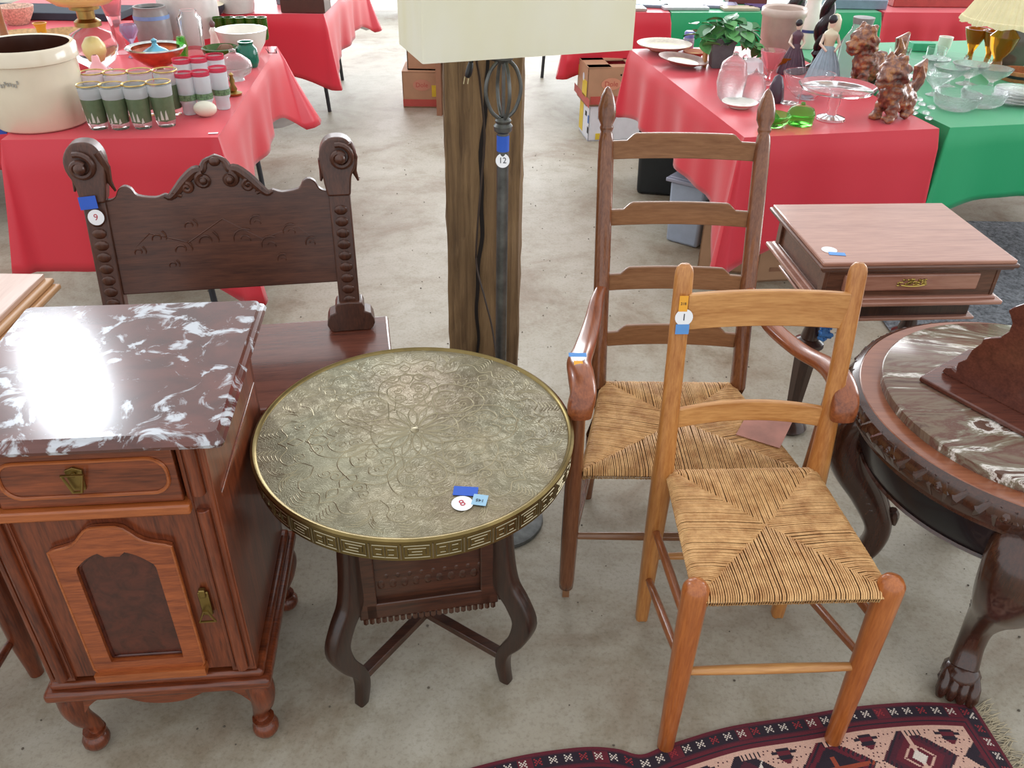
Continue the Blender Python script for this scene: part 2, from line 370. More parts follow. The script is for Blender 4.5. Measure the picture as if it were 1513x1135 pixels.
# drawer
b = B(); b.box((0, fy-.006, .783), (2*W2-.10, .03, .115)); dr = b.out('drawer', CABX, cb, bevel=.002)
def rrect(hw, hh, r, n=6):
    o = []
    for sx, sy, a0 in ((1, -1, -pi/2), (1, 1, 0), (-1, 1, pi/2), (-1, -1, pi)):
        for k in range(n+1):
            t = a0+pi/2*k/n; o.append((sx*(hw-r)+r*cos(t), sy*(hh-r)+r*sin(t)))
    return o
q = rrect(.135, .037, .03); b = B(); b.tube([(u, fy-.022, .785+v_) for u, v_ in q], .0035, 6, (0, 1, 0), closed=True); b.out('bead_moulding', CABL, dr)
def pull(par, x, z, tri=1):
    b = B(); y = fy-.024
    b.prism([(-.011, -.024), (.011, -.024), (.014, .018), (0, .024), (-.014, .018)], y-.002, y+.003, lambda u, v_, d: (x+u, d, z+v_)); b.ball((x, y-.005, z+.012), .005, 8)
    pl = b.out('backplate', BRASSOLD, par, bevel=.0006)
    b = B(); k = [(-.017, .014), (.017, .014), (.007, -.022), (-.007, -.022)]
    if tri < 0: k = [(-.004, .012), (.004, .012), (.017, -.018), (-.017, -.018)]
    b.tube([(x+u, y-.009, z+v_) for u, v_ in k], .0028, 6, (0, 1, 0), closed=True); b.out('pull_ring', BRASSOLD, pl)
pull(dr, -.012, .788)
# door with cupid-bow panel
b = B(); b.box((0, fy+.004, .482), (2*W2-.09, .022, .435)); dv = b.out('door', CAB, cb, bevel=.001)
b = B(); bow = sp([(-.106, .62), (-.06, .635), (-.03, .668), (0, .672), (.03, .668), (.06, .635), (.106, .62)], 5)
inn = sp([(-.070, .575), (-.045, .60), (-.02, .612), (-.012, .60), (0, .604), (.012, .60), (.02, .612), (.045, .60), (.070, .575)], 3)
oo = [(-.106, .285), (.106, .285), (.106, .33)]+list(reversed(bow))+[(-.106, .33)]
ii = [(-.070, .318), (.070, .318), (.070, .34)]+list(reversed(inn))+[(-.070, .34)]
def resample(P, n):
    c = Vector((0, .47)); out = []
    for k in range(n):
        t = -pi+2*pi*(k+.5)/n; d = Vector((cos(t), sin(t))); best = 0
        for i in range(len(P)):
            a1 = Vector(P[i])-c; e = Vector(P[(i+1) % len(P)])-Vector(P[i]); den = d.x*e.y-d.y*e.x
            if abs(den) < 1e-9: continue
            r_ = (a1.x*e.y-a1.y*e.x)/den; s1 = (a1.x*d.y-a1.y*d.x)/den
            if r_ > 0 and -1e-6 <= s1 <= 1+1e-6: best = max(best, r_)
        out.append(tuple(c+d*best))
    return out
n = 96; A = resample(oo, n); I_ = resample(ii, n); vs = []
for P, d in ((A, fy-.008), (A, fy-.020), (I_, fy-.020), (I_, fy-.006)): vs += [(u, d, v_) for u, v_ in P]
b.add(vs, [(r*n+k, r*n+(k+1) % n, (r+1)*n+(k+1) % n, (r+1)*n+k) for r in range(3) for k in range(n)]); b.out('panel_frame', BAND, dv, sharp=25)
b = B(); b.tube([(u, fy-.019, v_) for u, v_ in A], .0028, 6, (0, 1, 0), closed=True); b.box((0, fy-.018, .279), (.214, .022, .02)); b.out('bead_moulding', CABL, dv)
b = B(); b.prism(I_, fy-.0085, fy-.005, lambda u, v_, d: (u, d, v_)); b.tube([(u*.97, fy-.0095, .47+(v_-.47)*.97) for u, v_ in I_], .003, 6, (0, 1, 0), closed=True); b.out('burl_panel', BURL, dv, smooth=False)
b = B(); b.box((.136, fy-.012, .46), (.020, .006, .062)); b.box((.136, fy-.014, .49), (.012, .01, .02)); lt = b.out('latch_plate', BRASSOLD, dv, bevel=.002)
b = B(); b.tube([(.136+u, fy-.024, .438+v_) for u, v_ in ((-.003, .012), (.003, .012), (.015, -.016), (-.015, -.016))], .0026, 6, (0, 1, 0), closed=True); b.out('pull_ring', BRASSOLD, lt)
# plinth moulding
b = B(); b.box((0, 0, .219), (.45, .45, .026)); b.box((0, 0, .240), (.425, .425, .020)); b.out('plinth_moulding', CABX, cb, bevel=.008, seg=3)
ap = [(-.20, .224)]+[(-.20, .14), (-.17, .142)]+sp([(-.155, .165), (-.13, .185), (-.09, .187), (-.045, .165), (0, .158), (.045, .165), (.09, .187), (.13, .185), (.155, .165)], 4)+[(.17, .142), (.20, .14), (.20, .224)]
for sgn, nm in ((-1, 0), (1, 1)):
    b = B(); b.prism(ap, sgn*.203, sgn*.185, lambda u, v_, d: (u, d, v_)); b.out('apron', CABX, cb, smooth=False)
    b = B(); b.prism(ap, sgn*.203, sgn*.185, lambda u, v_, d: (d, u, v_)); b.out('apron', CABX, cb, smooth=False)
for sx in (-1, 1):
    for sy in (-1, 1):
        b = B(); k = .70
        path = sp([(.178, .178, .215), (.192, .192, .17), (.190, .190, .12), (.176, .176, .07), (.178, .178, .045)], 5)
        sz = sp([(.036, .036), (.034, .034), (.026, .026), (.018, .018), (.021, .021)], 5)
        b.sweep([(sx*p[0], sy*p[1], p[2]) for p in path], [(a_*.82, b_*.82) for a_, b_ in sz], RND(12, 3), up=(sx, -sy, 0)); b.ball((sx*.182, sy*.182, .027), (.029, .029, .027), 14); b.tube([(sx*.18, sy*.18, .050), (sx*.18, sy*.18, .056)], .024, 12)
        b.out('foot', CAB, cb)
b = B(); mt = []
for d, z in ((0, .845), (.006, .849), (.008, .858), (.004, .862), (.004, .866), (.0, .875)): mt.append((d, z))
P = rrect(.24, .2375, .012, 4); vs = []
for d, z in [(-.008, .845), (0, .849), (.003, .857), (0, .864), (-.006, .868), (-.009, .875)]:
    vs += [((abs(u)+d)*(1 if u > 0 else -1), (abs(v_)+d)*(1 if v_ > 0 else -1), z) for u, v_ in P]
n = len(P); b.add(vs, [(r*n+k, r*n+(k+1) % n, (r+1)*n+(k+1) % n, (r+1)*n+k) for r in range(5) for k in range(n)]+[tuple(range(n-1, -1, -1)), tuple(5*n+k for k in range(n))])
b.out('marble_top', MARB, cb, sharp=20)

# ---------------------------------------------------------------- round brass-topped table
DK = wood('black_brown_wood', (26, 15, 11), (62, 36, 25), .3, 'z', 1.2, .3); DKX = wood('black_brown_wood_across', (30, 16, 10), (84, 46, 28), .3, 'x', 1.2, .3)
a = N('patinated_brass'); a.set(Metallic=.62, Roughness=.36)
f = a.noise(a.map(), 9, 6, .6, .6); g = a.noise(a.map(), 3.1, 3, .5)
c1 = a.ramp(f, [(.3, lin((122, 114, 94))), (.55, lin((150, 142, 120))), (.75, lin((166, 156, 132)))]); c2 = a.ramp(g, [(.38, (1, .86, .76, 1)), (.6, (.93, 1, .93, 1))])
m1 = a.n('MixRGB', _blend_type='MULTIPLY'); m1.inputs[0].default_value = .7; a.l(c1, m1.inputs[1]); a.l(c2, m1.inputs[2]); a.l(m1.outputs[0], a.b.inputs['Base Color'])
vo = a.noise(a.map(), 38, 3, .5, 1.5); wv = a.n('Math', _operation='SINE'); mm = a.n('Math', _operation='MULTIPLY'); mm.inputs[1].default_value = 60; a.l(vo, mm.inputs[0]); a.l(mm.outputs[0], wv.inputs[0])
a.bump(wv.outputs[0], .26, .0012); BRT = a.m
BRIM = metal('polished_brass_rim', (142, 124, 80), .3, .4, 14); BREN = metal('brass_relief', (166, 156, 128), .36, .2, 20)
bt = thing('brass_table', 'round embossed brass-topped table on dark curved legs and crossed stretchers', 'table', (-.203, 1.412, 0), .2025)
R0 = .335; HT = .647
b = B(); b.lathe([(R0-.012, HT-.012), (R0-.012, HT-.004), (.0001, HT-.004)], n=96, close=False); b.out('brass_top', BRT, bt)
b = B(); b.lathe([(R0-.008, HT-.05), (R0-.004, HT-.052), (R0-.004, HT-.012), (R0, HT-.008), (R0, HT-.002), (R0-.005, HT+.001), (R0-.011, HT-.001), (R0-.013, HT-.004)], n=128, close=False); b.out('brass_rim', BRIM, bt)
b = B()
def rim(aa, z, r=R0-.0035): return (r*cos(aa), r*sin(aa), z)
npn = 36
for i in range(npn):
    a0 = 2*pi*i/npn; w_ = 2*pi/npn
    def pth(P): b.tube([rim(a0+w_*u, HT-.012-.036*v_) for u, v_ in P], .0011, 4)
    b.tube([rim(a0, HT-.012), rim(a0, HT-.048)], .0016, 5)
    pth([(.1, .12), (.5, .1), (.9, .12)]); pth([(.1, .9), (.5, .9), (.9, .9)]); pth([(.1, .12), (.1, .9)]); pth([(.9, .12), (.9, .9)])
    if i % 2: pth([(.5, .12), (.5, .9)]); pth([(.2, .35), (.4, .35), (.4, .7), (.22, .7)]); pth([(.8, .35), (.6, .35), (.6, .7), (.78, .7)])
    else: pth([(.22, .3), (.78, .3), (.78, .7)]); pth([(.22, .3), (.22, .7), (.66, .7), (.66, .5), (.34, .5)])
b.out('rim_key_pattern', BREN, bt)
# embossed arabesque, eightfold
b = B(); zt = HT-.004
def curve(P, r=.0011, seg=5, spl=True):
    for m in range(8):
        for mir in ((1, -1) if m % 1 == 0 else (1,)):
            pts = []
            for rr, an in (sp(P, seg) if spl else P):
                t = 2*pi*m/8+an*mir; pts.append((rr*cos(t), rr*sin(t), zt))
            b.tube(pts, [(r, r*.7)]*len(pts), 4)
def curve4(P, r=.0012, seg=5, off=0):
    for m in range(4):
        for mir in (1, -1):
            pts = []
            for x, y in sp(P, seg):
                rr = math.hypot(x, y*mir); t = atan2(y*mir, x)+2*pi*m/4+off; pts.append((rr*cos(t), rr*sin(t), zt))
            b.tube(pts, [(r, r*.7)]*len(pts), 4)
curve([(.012, 0), (.030, .22), (.055, .16), (.078, 0)], .0016); curve([(.018, .39), (.035, .30), (.060, .28), (.085, .393)], .0012)
def spiral(cx_, cy_, r0, turns, sg=1, ph=0, n=14): return [(cx_+r0*(1-.8*k/n)*cos(ph+sg*2*pi*turns*k/n), cy_+r0*(1-.8*k/n)*sin(ph+sg*2*pi*turns*k/n)) for k in range(n+1)]
for off in (0, pi/4):
    s1 = 1 if off == 0 else .9
    curve4([(.08*s1, 0), (.10*s1, .02), (.13*s1, .045), (.165*s1, .045), (.18*s1, .02), (.165*s1, .006)], .0015, 5, off)
    curve4(spiral(.125*s1, .022, .016, 1.4, 1, pi), .0011, 2, off); curve4(spiral(.152*s1, .025, .012, 1.3, -1, 0), .0011, 2, off)
    curve4([(.09*s1, .03), (.12*s1, .062), (.16*s1, .066), (.20*s1, .05), (.22*s1, .0)], .0013, 5, off)
    curve4(spiral(.205, .03, .017, 1.5, 1, 2), .0011, 2, off); curve4(spiral(.235*s1, .052, .014, 1.3, -1, 1), .001, 2, off)
    curve4([(.18, .0), (.19, .012), (.21, .014), (.225, .0)], .0012, 4, off); curve4([(.23, .0), (.245, .012), (.262, .0)], .0012, 4, off)
    curve4([(.21, .085), (.235, .07), (.26, .075), (.275, .05), (.262, .02), (.28, .0)], .0012, 4, off)
    for k in range(6): curve4([(.275+.008*k, .02), (.285+.008*k, .035), (.28+.007*k, .055)], .0009, 4, off)
    for k in range(5): curve4([(.24+.006*k, .09+.005*k), (.25+.009*k, .102), (.262+.009*k, .10-.004*k)], .0009, 3, off)
for rr in (.325, .092): b.tube([(rr*cos(2*pi*k/96), rr*sin(2*pi*k/96), zt) for k in range(96)], [(.0012, .0008)]*96, 4, closed=True)
b.lathe([(.010, zt-.001), (.009, zt+.0012), (.003, zt+.0025), (.0001, zt+.0026)], n=16, close=False)
b.out('embossed_ornament', BREN, bt)
b = B(); b.lathe([(.0001, HT-.05), (R0-.02, HT-.05), (R0-.02, HT-.012), (.0001, HT-.012)], n=64, close=False); b.out('underside', DKX, bt)
for i in range(4):
    t = pi/4+i*pi/2; d = Vector((cos(t), sin(t), 0)); 
    P = sp([(.215, .60), (.222, .50), (.228, .40), (.238, .33), (.268, .285), (.288, .235), (.272, .17), (.240, .11), (.232, .06), (.242, .0)], 5); S = sp([(.024, .030), (.022, .03), (.022, .034), (.023, .04), (.023, .038), (.023, .036), (.020, .028), (.018, .022), (.018, .022), (.016, .018)], 5)
    b = B(); b.sweep([(d.x*r_, d.y*r_, z) for r_, z in P], [(w_*.78, h_*.72) for w_, h_ in S], RND(16, 6), up=d)
    b.out('leg', DK, bt)
hb = .152
for i in range(4):
    M = Matrix.Rotation(i*pi/2, 4, 'Z')
    b = B()
    for z, h_ in ((.288, .045), (.565, .04)): b.box((0, -hb, z), (2*hb-.03, .022, h_))
    for x in (-hb+.02, hb-.02): b.box((x, -hb, .425), (.04, .022, .32))
    b.xf(M); fr = b.out('box_frame', DKX, bt, bevel=.003)
    b = B(); b.box((0, -hb+.006, .425), (2*hb-.06, .008, .25)); b.xf(M); pn = b.out('recessed_panel', DKX, bt)
    b = B()
    for k in range(9): 
        x = -.1+.025*k; b.ball((x, -hb+.0025, .355), (.009, .0022, .014), 8); b.ball((x+.012, -hb+.0025, .378), (.006, .002, .008), 6)
    b.xf(M); b.out('carved_frieze', DKX, pn)
    b = B()
    for k in range(22): b.tube([(-hb+.012+(2*hb-.024)*k/21, -hb-.008, .268), (-hb+.012+(2*hb-.024)*k/21, -hb-.008, .253)], .006, 6)
    b.xf(M); b.out('carved_gadroon', DKX, fr)
for i in range(2):
    t = pi/4+i*pi/2; d = Vector((cos(t), sin(t), 0)); b = B()
    b.sweep([tuple(-d*.232+Vector((0, 0, .085))), tuple(d*.232+Vector((0, 0, .085)))], [(.012, .011-.001*i)]*2, [(-1, -1), (1, -1), (1, 1), (-1, 1)]); b.out('stretcher', DKX, bt, bevel=.002)
# paper tags on the brass top
pp = G(687, 728, HT); M = bt.matrix_world
bpy.context.view_layer.update(); inv = bt.matrix_world.inverted()
def on(th, px, py, z, up=(0, 0, 1), xdir=(1, 0, 0)):
    p = th.matrix_world.inverted()@G(px, py, z); return frame(p, th.matrix_world.to_3x3().inverted()@Vector(xdir), up)
M = on(bt, 688, 726, HT-.0025); tape(bt, M, .047, .026, BLUE, rot=-.05)
M = on(bt, 683, 744, HT-.0018); sticker(bt, M, r=.0205, txt='8', col=REDINK, rot=.5)
M = on(bt, 709, 739, HT-.0015); tape(bt, M, .028, .030, PALEBLUE, rot=-.15, name='paper_label'); text('145', .011, INK, bt, M@Matrix.Translation((0, -.002, .0016))@Matrix.Rotation(pi-.15, 4, 'Z'))
# ---------------------------------------------------------------- rush-seated chairs
def rushmat(name, c1, c2):
    a = N(name); a.set(Roughness=.5, Specular__IOR__Level=.4); f = a.noise(a.map((1, 1, 1)), 28, 5, .7); g = a.noise(a.map((1, 1, 1)), 9, 3)
    x = a.ramp(f, [(.32, lin(c1)), (.62, lin(c2))]); y = a.ramp(g, [(.35, (.86, .82, .78, 1)), (.6, (1, 1, 1, 1))]); m = a.n('MixRGB', _blend_type='MULTIPLY'); m.inputs[0].default_value = 1
    a.l(x, m.inputs[1]); a.l(y, m.inputs[2]); a.l(m.outputs[0], a.b.inputs['Base Color']); return a.m
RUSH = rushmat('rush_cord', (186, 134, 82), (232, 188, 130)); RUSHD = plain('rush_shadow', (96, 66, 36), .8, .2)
def rush(th, fl, fr, br, bl, z, ctr, rad=.0023, sp_=.0047, roll=.016, rise=.004, mat=RUSH):
    b = B(); cor = [Vector(fl), Vector(fr), Vector(br), Vector(bl)]; c = Vector(ctr); rnd = random.Random(4)
    for i in range(4):
        A_, B_ = cor[i], cor[(i+1) % 4]; e = B_-A_; L = e.length; e.normalize(); nn = Vector((-e.y, e.x))
        ca, ha = (c-A_).dot(e), (c-A_).dot(nn); k = int(L/sp_)
        for j in range(k):
            s = (j+.5)*L/k; h = ha*(s/ca if s < ca else (L-s)/(L-ca)); h = max(h, .004)
            p = A_+e*s; jt = rnd.uniform(-.0006, .0006); sag = rnd.uniform(-.0005, .0008)
            prof = [(roll*.55, -roll*1.9), (-.002, -roll*1.5), (-roll*.35, -roll*.7), (.0, -.002), (roll*.7, rise*.5)]
            pts = []
            for o, dz in prof:
                if o > h: o = h
                pts.append((*(p+nn*o+e*jt), z+dz+sag))
            if h > roll*.8: pts += [(*(p+nn*(roll*.8+(h-roll*.8)*.5)+e*jt), z+rise+sag), (*(p+nn*(h+.0015)+e*jt*2), z+rise*.3+sag)]
            pts.append((*(p+nn*(h+.003)), z-.006))
            b.tube(pts, rad*rnd.uniform(.88, 1.1), 5)
    u = b.out('rush_seat', mat, th, sharp=80); u['kind'] = 'stuff'
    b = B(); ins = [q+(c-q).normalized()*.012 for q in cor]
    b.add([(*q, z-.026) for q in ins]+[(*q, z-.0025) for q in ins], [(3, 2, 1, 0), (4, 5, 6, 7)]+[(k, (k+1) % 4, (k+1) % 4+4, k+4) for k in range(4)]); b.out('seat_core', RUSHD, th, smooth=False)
HONEY = wood('honey_oak', (156, 92, 40), (202, 142, 78), .34, 'z', 1.0, .25); HONEYX = wood('honey_oak_across', (164, 104, 50), (214, 160, 98), .36, 'x', .8, .2); AMBER = wood('amber_oak', (140, 70, 28), (188, 112, 54), .32, 'z', 1.0, .3); AMBERY = wood('amber_oak_rungs', (134, 72, 36), (176, 108, 62), .34, 'y', 1.0, .25)
sc1 = thing('ladderback_side_chair', 'honey oak side chair with two back rails and woven rush seat, numbered 1', 'chair', (.536, 1.305, 0), .055)
for sx in (-1, 1):
    x = sx*.19; b = B()
    b.tube([(x, -.184, z) for z in (.0, .004, .1, .25, .4, .49, .507, .518, .524)], [.017, .0185, .020, .023, .0255, .0265, .0255, .019, .006], 20)
    b.out('leg', AMBER, sc1, sharp=60)
    x = sx*.179; b = B()
    P = sp([(x, .183, .0), (x, .183, .12), (x, .183, .30), (x, .181, .44), (x*1.0, .184, .50), (x, .195, .62), (x, .213, .76), (x, .232, .90), (x, .241, .962), (x, .243, .978)], 4)
    S = sp([(.016, .016), (.019, .019), (.022, .022), (.024, .024), (.0235, .022), (.021, .016), (.020, .013), (.0195, .0125), (.0185, .012), (.009, .007)], 4)
    b.sweep(P, S, RND(16, 2.6), up=(0, 1, 0)); q = b.out('back_post', HONEY, sc1, sharp=60)
    b = B(); b.lathe([(.0165, 0), (.0165, .003)], (x, .183, 0), 16); b.out('floor_glide', metal('glide', (190, 186, 176), .4), q)
def rail(th, name, mat, x0, y0, z0, z1, bow, arch, thick, ends=(0, 0), outline=None, n=16):
    b = B(); vs = []
    for i in range(n+1):
        u = i/n*2-1; y = y0+bow*(1-u*u); lo, hi = z0+arch*(1-u*u)*.9, z1+arch*(1-u*u)
        if outline: hi = outline(u, z1)
        x = u*x0
        vs += [(x, y-thick/2, lo), (x, y+thick/2, lo), (x, y+thick/2, hi), (x, y-thick/2, hi)]
    fs = [(i*4+k, i*4+(k+1) % 4, i*4+4+(k+1) % 4, i*4+4+k) for i in range(n) for k in range(4)]+[(3, 2, 1, 0), (n*4, n*4+1, n*4+2, n*4+3)]
    b.add(vs, fs); return b.out(name, mat, th, bevel=.0025)
rail(sc1, 'top_rail', HONEYX, .168, .224, .838, .920, .012, .002, .013)
rail(sc1, 'lower_rail', AMBERY if 0 else HONEYX, .168, .200, .600, .650, .014, .012, .012)
def rung(th, p, q, r, mat, nm='stretcher'):
    b = B(); p, q = Vector(p), Vector(q); b.tube([tuple(p.lerp(q, t)) for t in (0, .12, .3, .5, .7, .88, 1)], [r*.8, r*.9, r, r*1.04, r, r*.9, r*.8], 12); b.out(nm, mat, th)
rung(sc1, (-.19, -.184, .262), (.19, -.184, .262), .0105, HONEYX)
for sx in (-1, 1):
    rung(sc1, (sx*.19, -.184, .395), (sx*.179, .183, .315), .010, AMBERY); rung(sc1, (sx*.19, -.184, .285), (sx*.179, .183, .150), .010, AMBERY)
rung(sc1, (-.179, .183, .22), (.179, .183, .22), .010, HONEYX)
rush(sc1, (-.188, -.196), (.188, -.196), (.168, .180), (-.168, .180), .497, (.0, -.008), .0020, .0047)
M = frame((-.1795, .2085, .868), (1, 0, 0), (0, -1, .12)); 
tape(sc1, M, .018, .034, ORANGE, (0, .036), name='orange_label', txt='218', ts=.008); sticker(sc1, M, r=.0185, txt='1', shift=(.004, .006)); tape(sc1, M, .028, .022, LBLUE, (.003, -.020))

BRN = wood('brown_maple', (92, 50, 28), (140, 88, 54), .26, 'z', .9, .4); BRNX = wood('brown_maple_slat', (118, 78, 50), (154, 112, 78), .3, 'x', .9, .35); BRNY = wood('brown_maple_arm', (104, 50, 26), (158, 88, 48), .28, 'y', .9, .35)
ac = thing('ladderback_armchair', 'tall brown ladderback armchair with four slats, acorn finials and rush seat', 'armchair', (.432, 1.75, 0), .015)
def ypost(z): return .17 if z < .43 else .17+(z-.43)*.31
for sx in (-1, 1):
    b = B(); x = sx*.282
    b.tube([(x, -.195, z) for z in (.028, .033, .06, .2, .40, .47, .60, .675)], [.012, .0185, .020, .0215, .0215, .019, .016, .014], 18); q = b.out('leg', BRN, ac, sharp=60)
    b = B(); b.box((x, -.195, .017), (.018, .018, .036)); b.out('leg_tenon', BRNX, q, bevel=.001)
    b = B(); zs = [0, .1, .25, .43, .6, .8, 1.0, 1.045, 1.062, 1.068, 1.074, 1.078, 1.084, 1.10, 1.125, 1.148, 1.165, 1.172]; rr = [.014, .018, .021, .0215, .021, .021, .0205, .019, .0165, .014, .0165, .0175, .0150, .0225, .0225, .0165, .0080, .001]
    P = [(sx*(.192+.012*max(0, z-.43)), (.21-.09*z/.43*1.0 if z < .43 else ypost(z)-.05) + (.0), z) for z in zs]
    P = [(p[0], (.20-.03*min(z, .43)/.43) if z < .43 else ypost(z), z) for p, z in zip(P, zs)]
    b.tube(P, rr, 18); b.out('back_post', BRN, ac, sharp=60)
def lad(u, z1):
    a_ = abs(u); return z1 if a_ < .66 else (z1-.018*min(1, (a_-.66)/.10) )
for z0, z1 in ((1.000, 1.066), (.840, .902), (.676, .742), (.530, .592)):
    rail(ac, 'slat', BRNX, .192, ypost(z0*.5+z1*.5)+.002, z0, z1, .018, 0, .010, outline=lad, n=50)
for sx in (-1, 1):
    mx = (.214, .234, .262, .282) if sx < 0 else (.206, .218, .252, .282)
    P = sp([(sx*.196, ypost(.69)-.008, .690), (sx*mx[0], .18, .682), (sx*mx[1], .08, .672), (sx*mx[2], -.04, .676), (sx*mx[3], -.13, .692), (sx*(.290 if sx > 0 else .283), -.19, .697), (sx*(.290 if sx > 0 else .281), -.243, .684), (sx*.287, -.264, .660), (sx*.287, -.266, .636)], 5)
    S = sp([(.014, .013), (.018, .014), (.022, .014), (.025, .014), (.028, .016), (.029, .020), (.029, .022), (.029, .018), (.026, .014)], 5)
    b = B(); b.sweep(P, [(h_, w_) for w_, h_ in S], RND(18, 2.6), up=(1, 0, 0)); q = b.out('arm', BRNY, ac, sharp=70)
    if sx < 0:
        M = frame((-.288, -.165, .7165), (1, 0, 0), (0, -.12, 1)); tape(ac, M, .040, .014, LBLUE, (0, .022)); sticker(ac, M, r=.012, shift=(.004, .012)); tape(ac, M, .020, .016, ORANGE, (0, -.008), name='orange_label')
rung(ac, (-.282, -.195, .215), (.282, -.195, .215), .011, BRNX); rung(ac, (-.192, .185, .21), (.192, .185, .21), .011, BRNX)
for sx in (-1, 1): rung(ac, (sx*.282, -.195, .27), (sx*.192, .18, .27), .011, BRN); rung(ac, (sx*.282, -.195, .15), (sx*.192, .188, .15), .011, BRN)
rush(ac, (-.262, -.205), (.262, -.205), (.178, .182), (-.178, .182), .437, (.0, .0), .0018, .0043)
b = B(); b.box((.215, -.03, .4465), (.11, .15, .0012), rz=-.5); tag(b.out('leaflet', plain('leaflet_print', (176, 120, 104), .45, .25, 12), smooth=False), 'small pinkish printed leaflet lying on the right side of the armchair seat', 'leaflet').location = (.432, 1.75, .0)

# ---------------------------------------------------------------- floor lamp
IRON = metal('brushed_iron', (112, 114, 112), .38, .45, 40); IRON.node_tree.nodes['Principled BSDF'].inputs['Metallic'].default_value = .75
CORD = plain('brown_cord', (56, 44, 36), .5, .1); BLACK = plain('black_plastic', (26, 26, 28), .4, .1)
lx, ly = -.030, 1.837
lp = thing('floor_lamp', 'grey iron floor lamp with open ring finial and rectangular cream shade', 'lamp', (lx, ly, 0))
b = B(); b.lathe([(.126, 0), (.129, .006), (.127, .014), (.11, .020), (.03, .026), (.02, .045), (.0145, .06)], n=40, close=False); b.out('base', IRON, lp)
b = B(); b.lathe([(.0145, .05), (.0135, .9), (.0135, 1.145), (.02, 1.150), (.021, 1.160), (.016, 1.166), (.018, 1.172), (.012, 1.18)], n=24, close=False); b.out('pole', IRON, lp)
b = B()
for i in range(4):
    t = i*pi/2+.35; P = sp([(.008, 1.175), (.028, 1.195), (.040, 1.235), (.030, 1.275), (.010, 1.298)], 6); b.tube([(r_*cos(t), r_*sin(t), z) for r_, z in P], .0042, 8, up=(-sin(t), cos(t), 0))
b.lathe([(.004, 1.18), (.004, 1.29)], n=8); b.out('open_ring', IRON, lp)
b = B(); b.lathe([(.012, 1.292), (.020, 1.300), (.021, 1.312), (.013, 1.318), (.012, 1.345), (.045, 1.350), (.045, 1.356), (.012, 1.36), (.012, 1.44)], n=24, close=False); b.out('socket', IRON, lp)
SHADE = N('cream_shade'); SHADE.set(Roughness=.8, Base__Color=lin((238, 236, 208)))
v_ = SHADE.noise(SHADE.map((1, 1, .3)), 5, 3); SHADE.l(SHADE.ramp(v_, [(.35, lin((240, 238, 210))), (.6, lin((248, 248, 236)))]), SHADE.b.inputs['Base Color'])
tr = SHADE.n('BsdfTranslucent'); tr.inputs[0].default_value = lin((240, 236, 206)); mx = SHADE.n('MixShader'); mx.inputs[0].default_value = .35; SHADE.l(SHADE.b.outputs[0], mx.inputs[1]); SHADE.l(tr.outputs[0], mx.inputs[2]); SHADE.l(mx.outputs[0], SHADE.t.nodes['Material Output'].inputs[0])
b = B(); Pq = rrect(.2245, .096, .004, 2); n = len(Pq); vs = []
zb = 1.324
for k_, z in ((1, zb), (.99, zb+.27), (.984, zb+.27), (.994, zb)): vs += [(u*k_, v2*k_, z) for u, v2 in Pq]
b.add(vs, [(r*n+k, r*n+(k+1) % n, ((r+1) % 4)*n+(k+1) % n, ((r+1) % 4)*n+k) for r in range(4) for k in range(n)]); b.xf(Matrix.Translation((.024, 0, 0))@Matrix.Rotation(.36, 4, 'Z')); sh = b.out('lamp_shade', SHADE.m, lp, sharp=30)
b = B(); b.tube([(u*.97, v2*.95, zb+.008) for u, v2 in Pq], .002, 5, closed=True); b.xf(Matrix.Translation((.024, 0, 0))@Matrix.Rotation(.36, 4, 'Z')); b.out('shade_wire', IRON, sh)
M = frame((0, -.0137, 1.118), (1, 0, 0), (0, -1, .3)); b = B(); b.lathe([(.0139, 1.105), (.0139, 1.14)], n=20, close=False); b.out('tape', BLUE, lp)
M = frame((-.0, -.0150, 1.087), (1, 0, 0), (0, -1, .25)); sticker(lp, M, r=.0155, txt='12')
def cordpts(P): 
    out = []
    for x, y, yy in P:
        r = ray(x, y); t = yy/r.y; out.append((r.x*t-lx, yy-ly, HC+r.z*t))
    return sp(out, 6)
b = B(); b.tube(cordpts([(738, 92, 1.835), (706, 84, 1.90), (709, 120, 1.98), (716, 200, 2.02), (712, 260, 2.03), (706, 330, 2.03), (704, 390, 2.03), (716, 440, 2.0), (728, 490, 1.97), (736, 560, 1.92), (739, 700, 1.87)]), .0028, 6); q = b.out('cord', CORD, lp)
b = B(); b.tube(cordpts([(706, 84, 1.90), (700, 86, 1.9), (697, 92, 1.9), (695, 99, 1.90)]), .0028, 6); b.tube(cordpts([(696, 92, 1.9), (693, 106, 1.90), (690, 114, 1.90)]), [(.006+.004*sin(k/12*pi), .005+.003*sin(k/12*pi)) for k in range(13)], 10); b.out('plug', BLACK, lp)
b = B()
for dx in (-3, 3): b.tube(cordpts([(690+dx, 113, 1.9), (688+dx, 124, 1.9)]), .0014, 5)
b.out('plug_prong', metal('prong', (200, 190, 150), .3), lp)

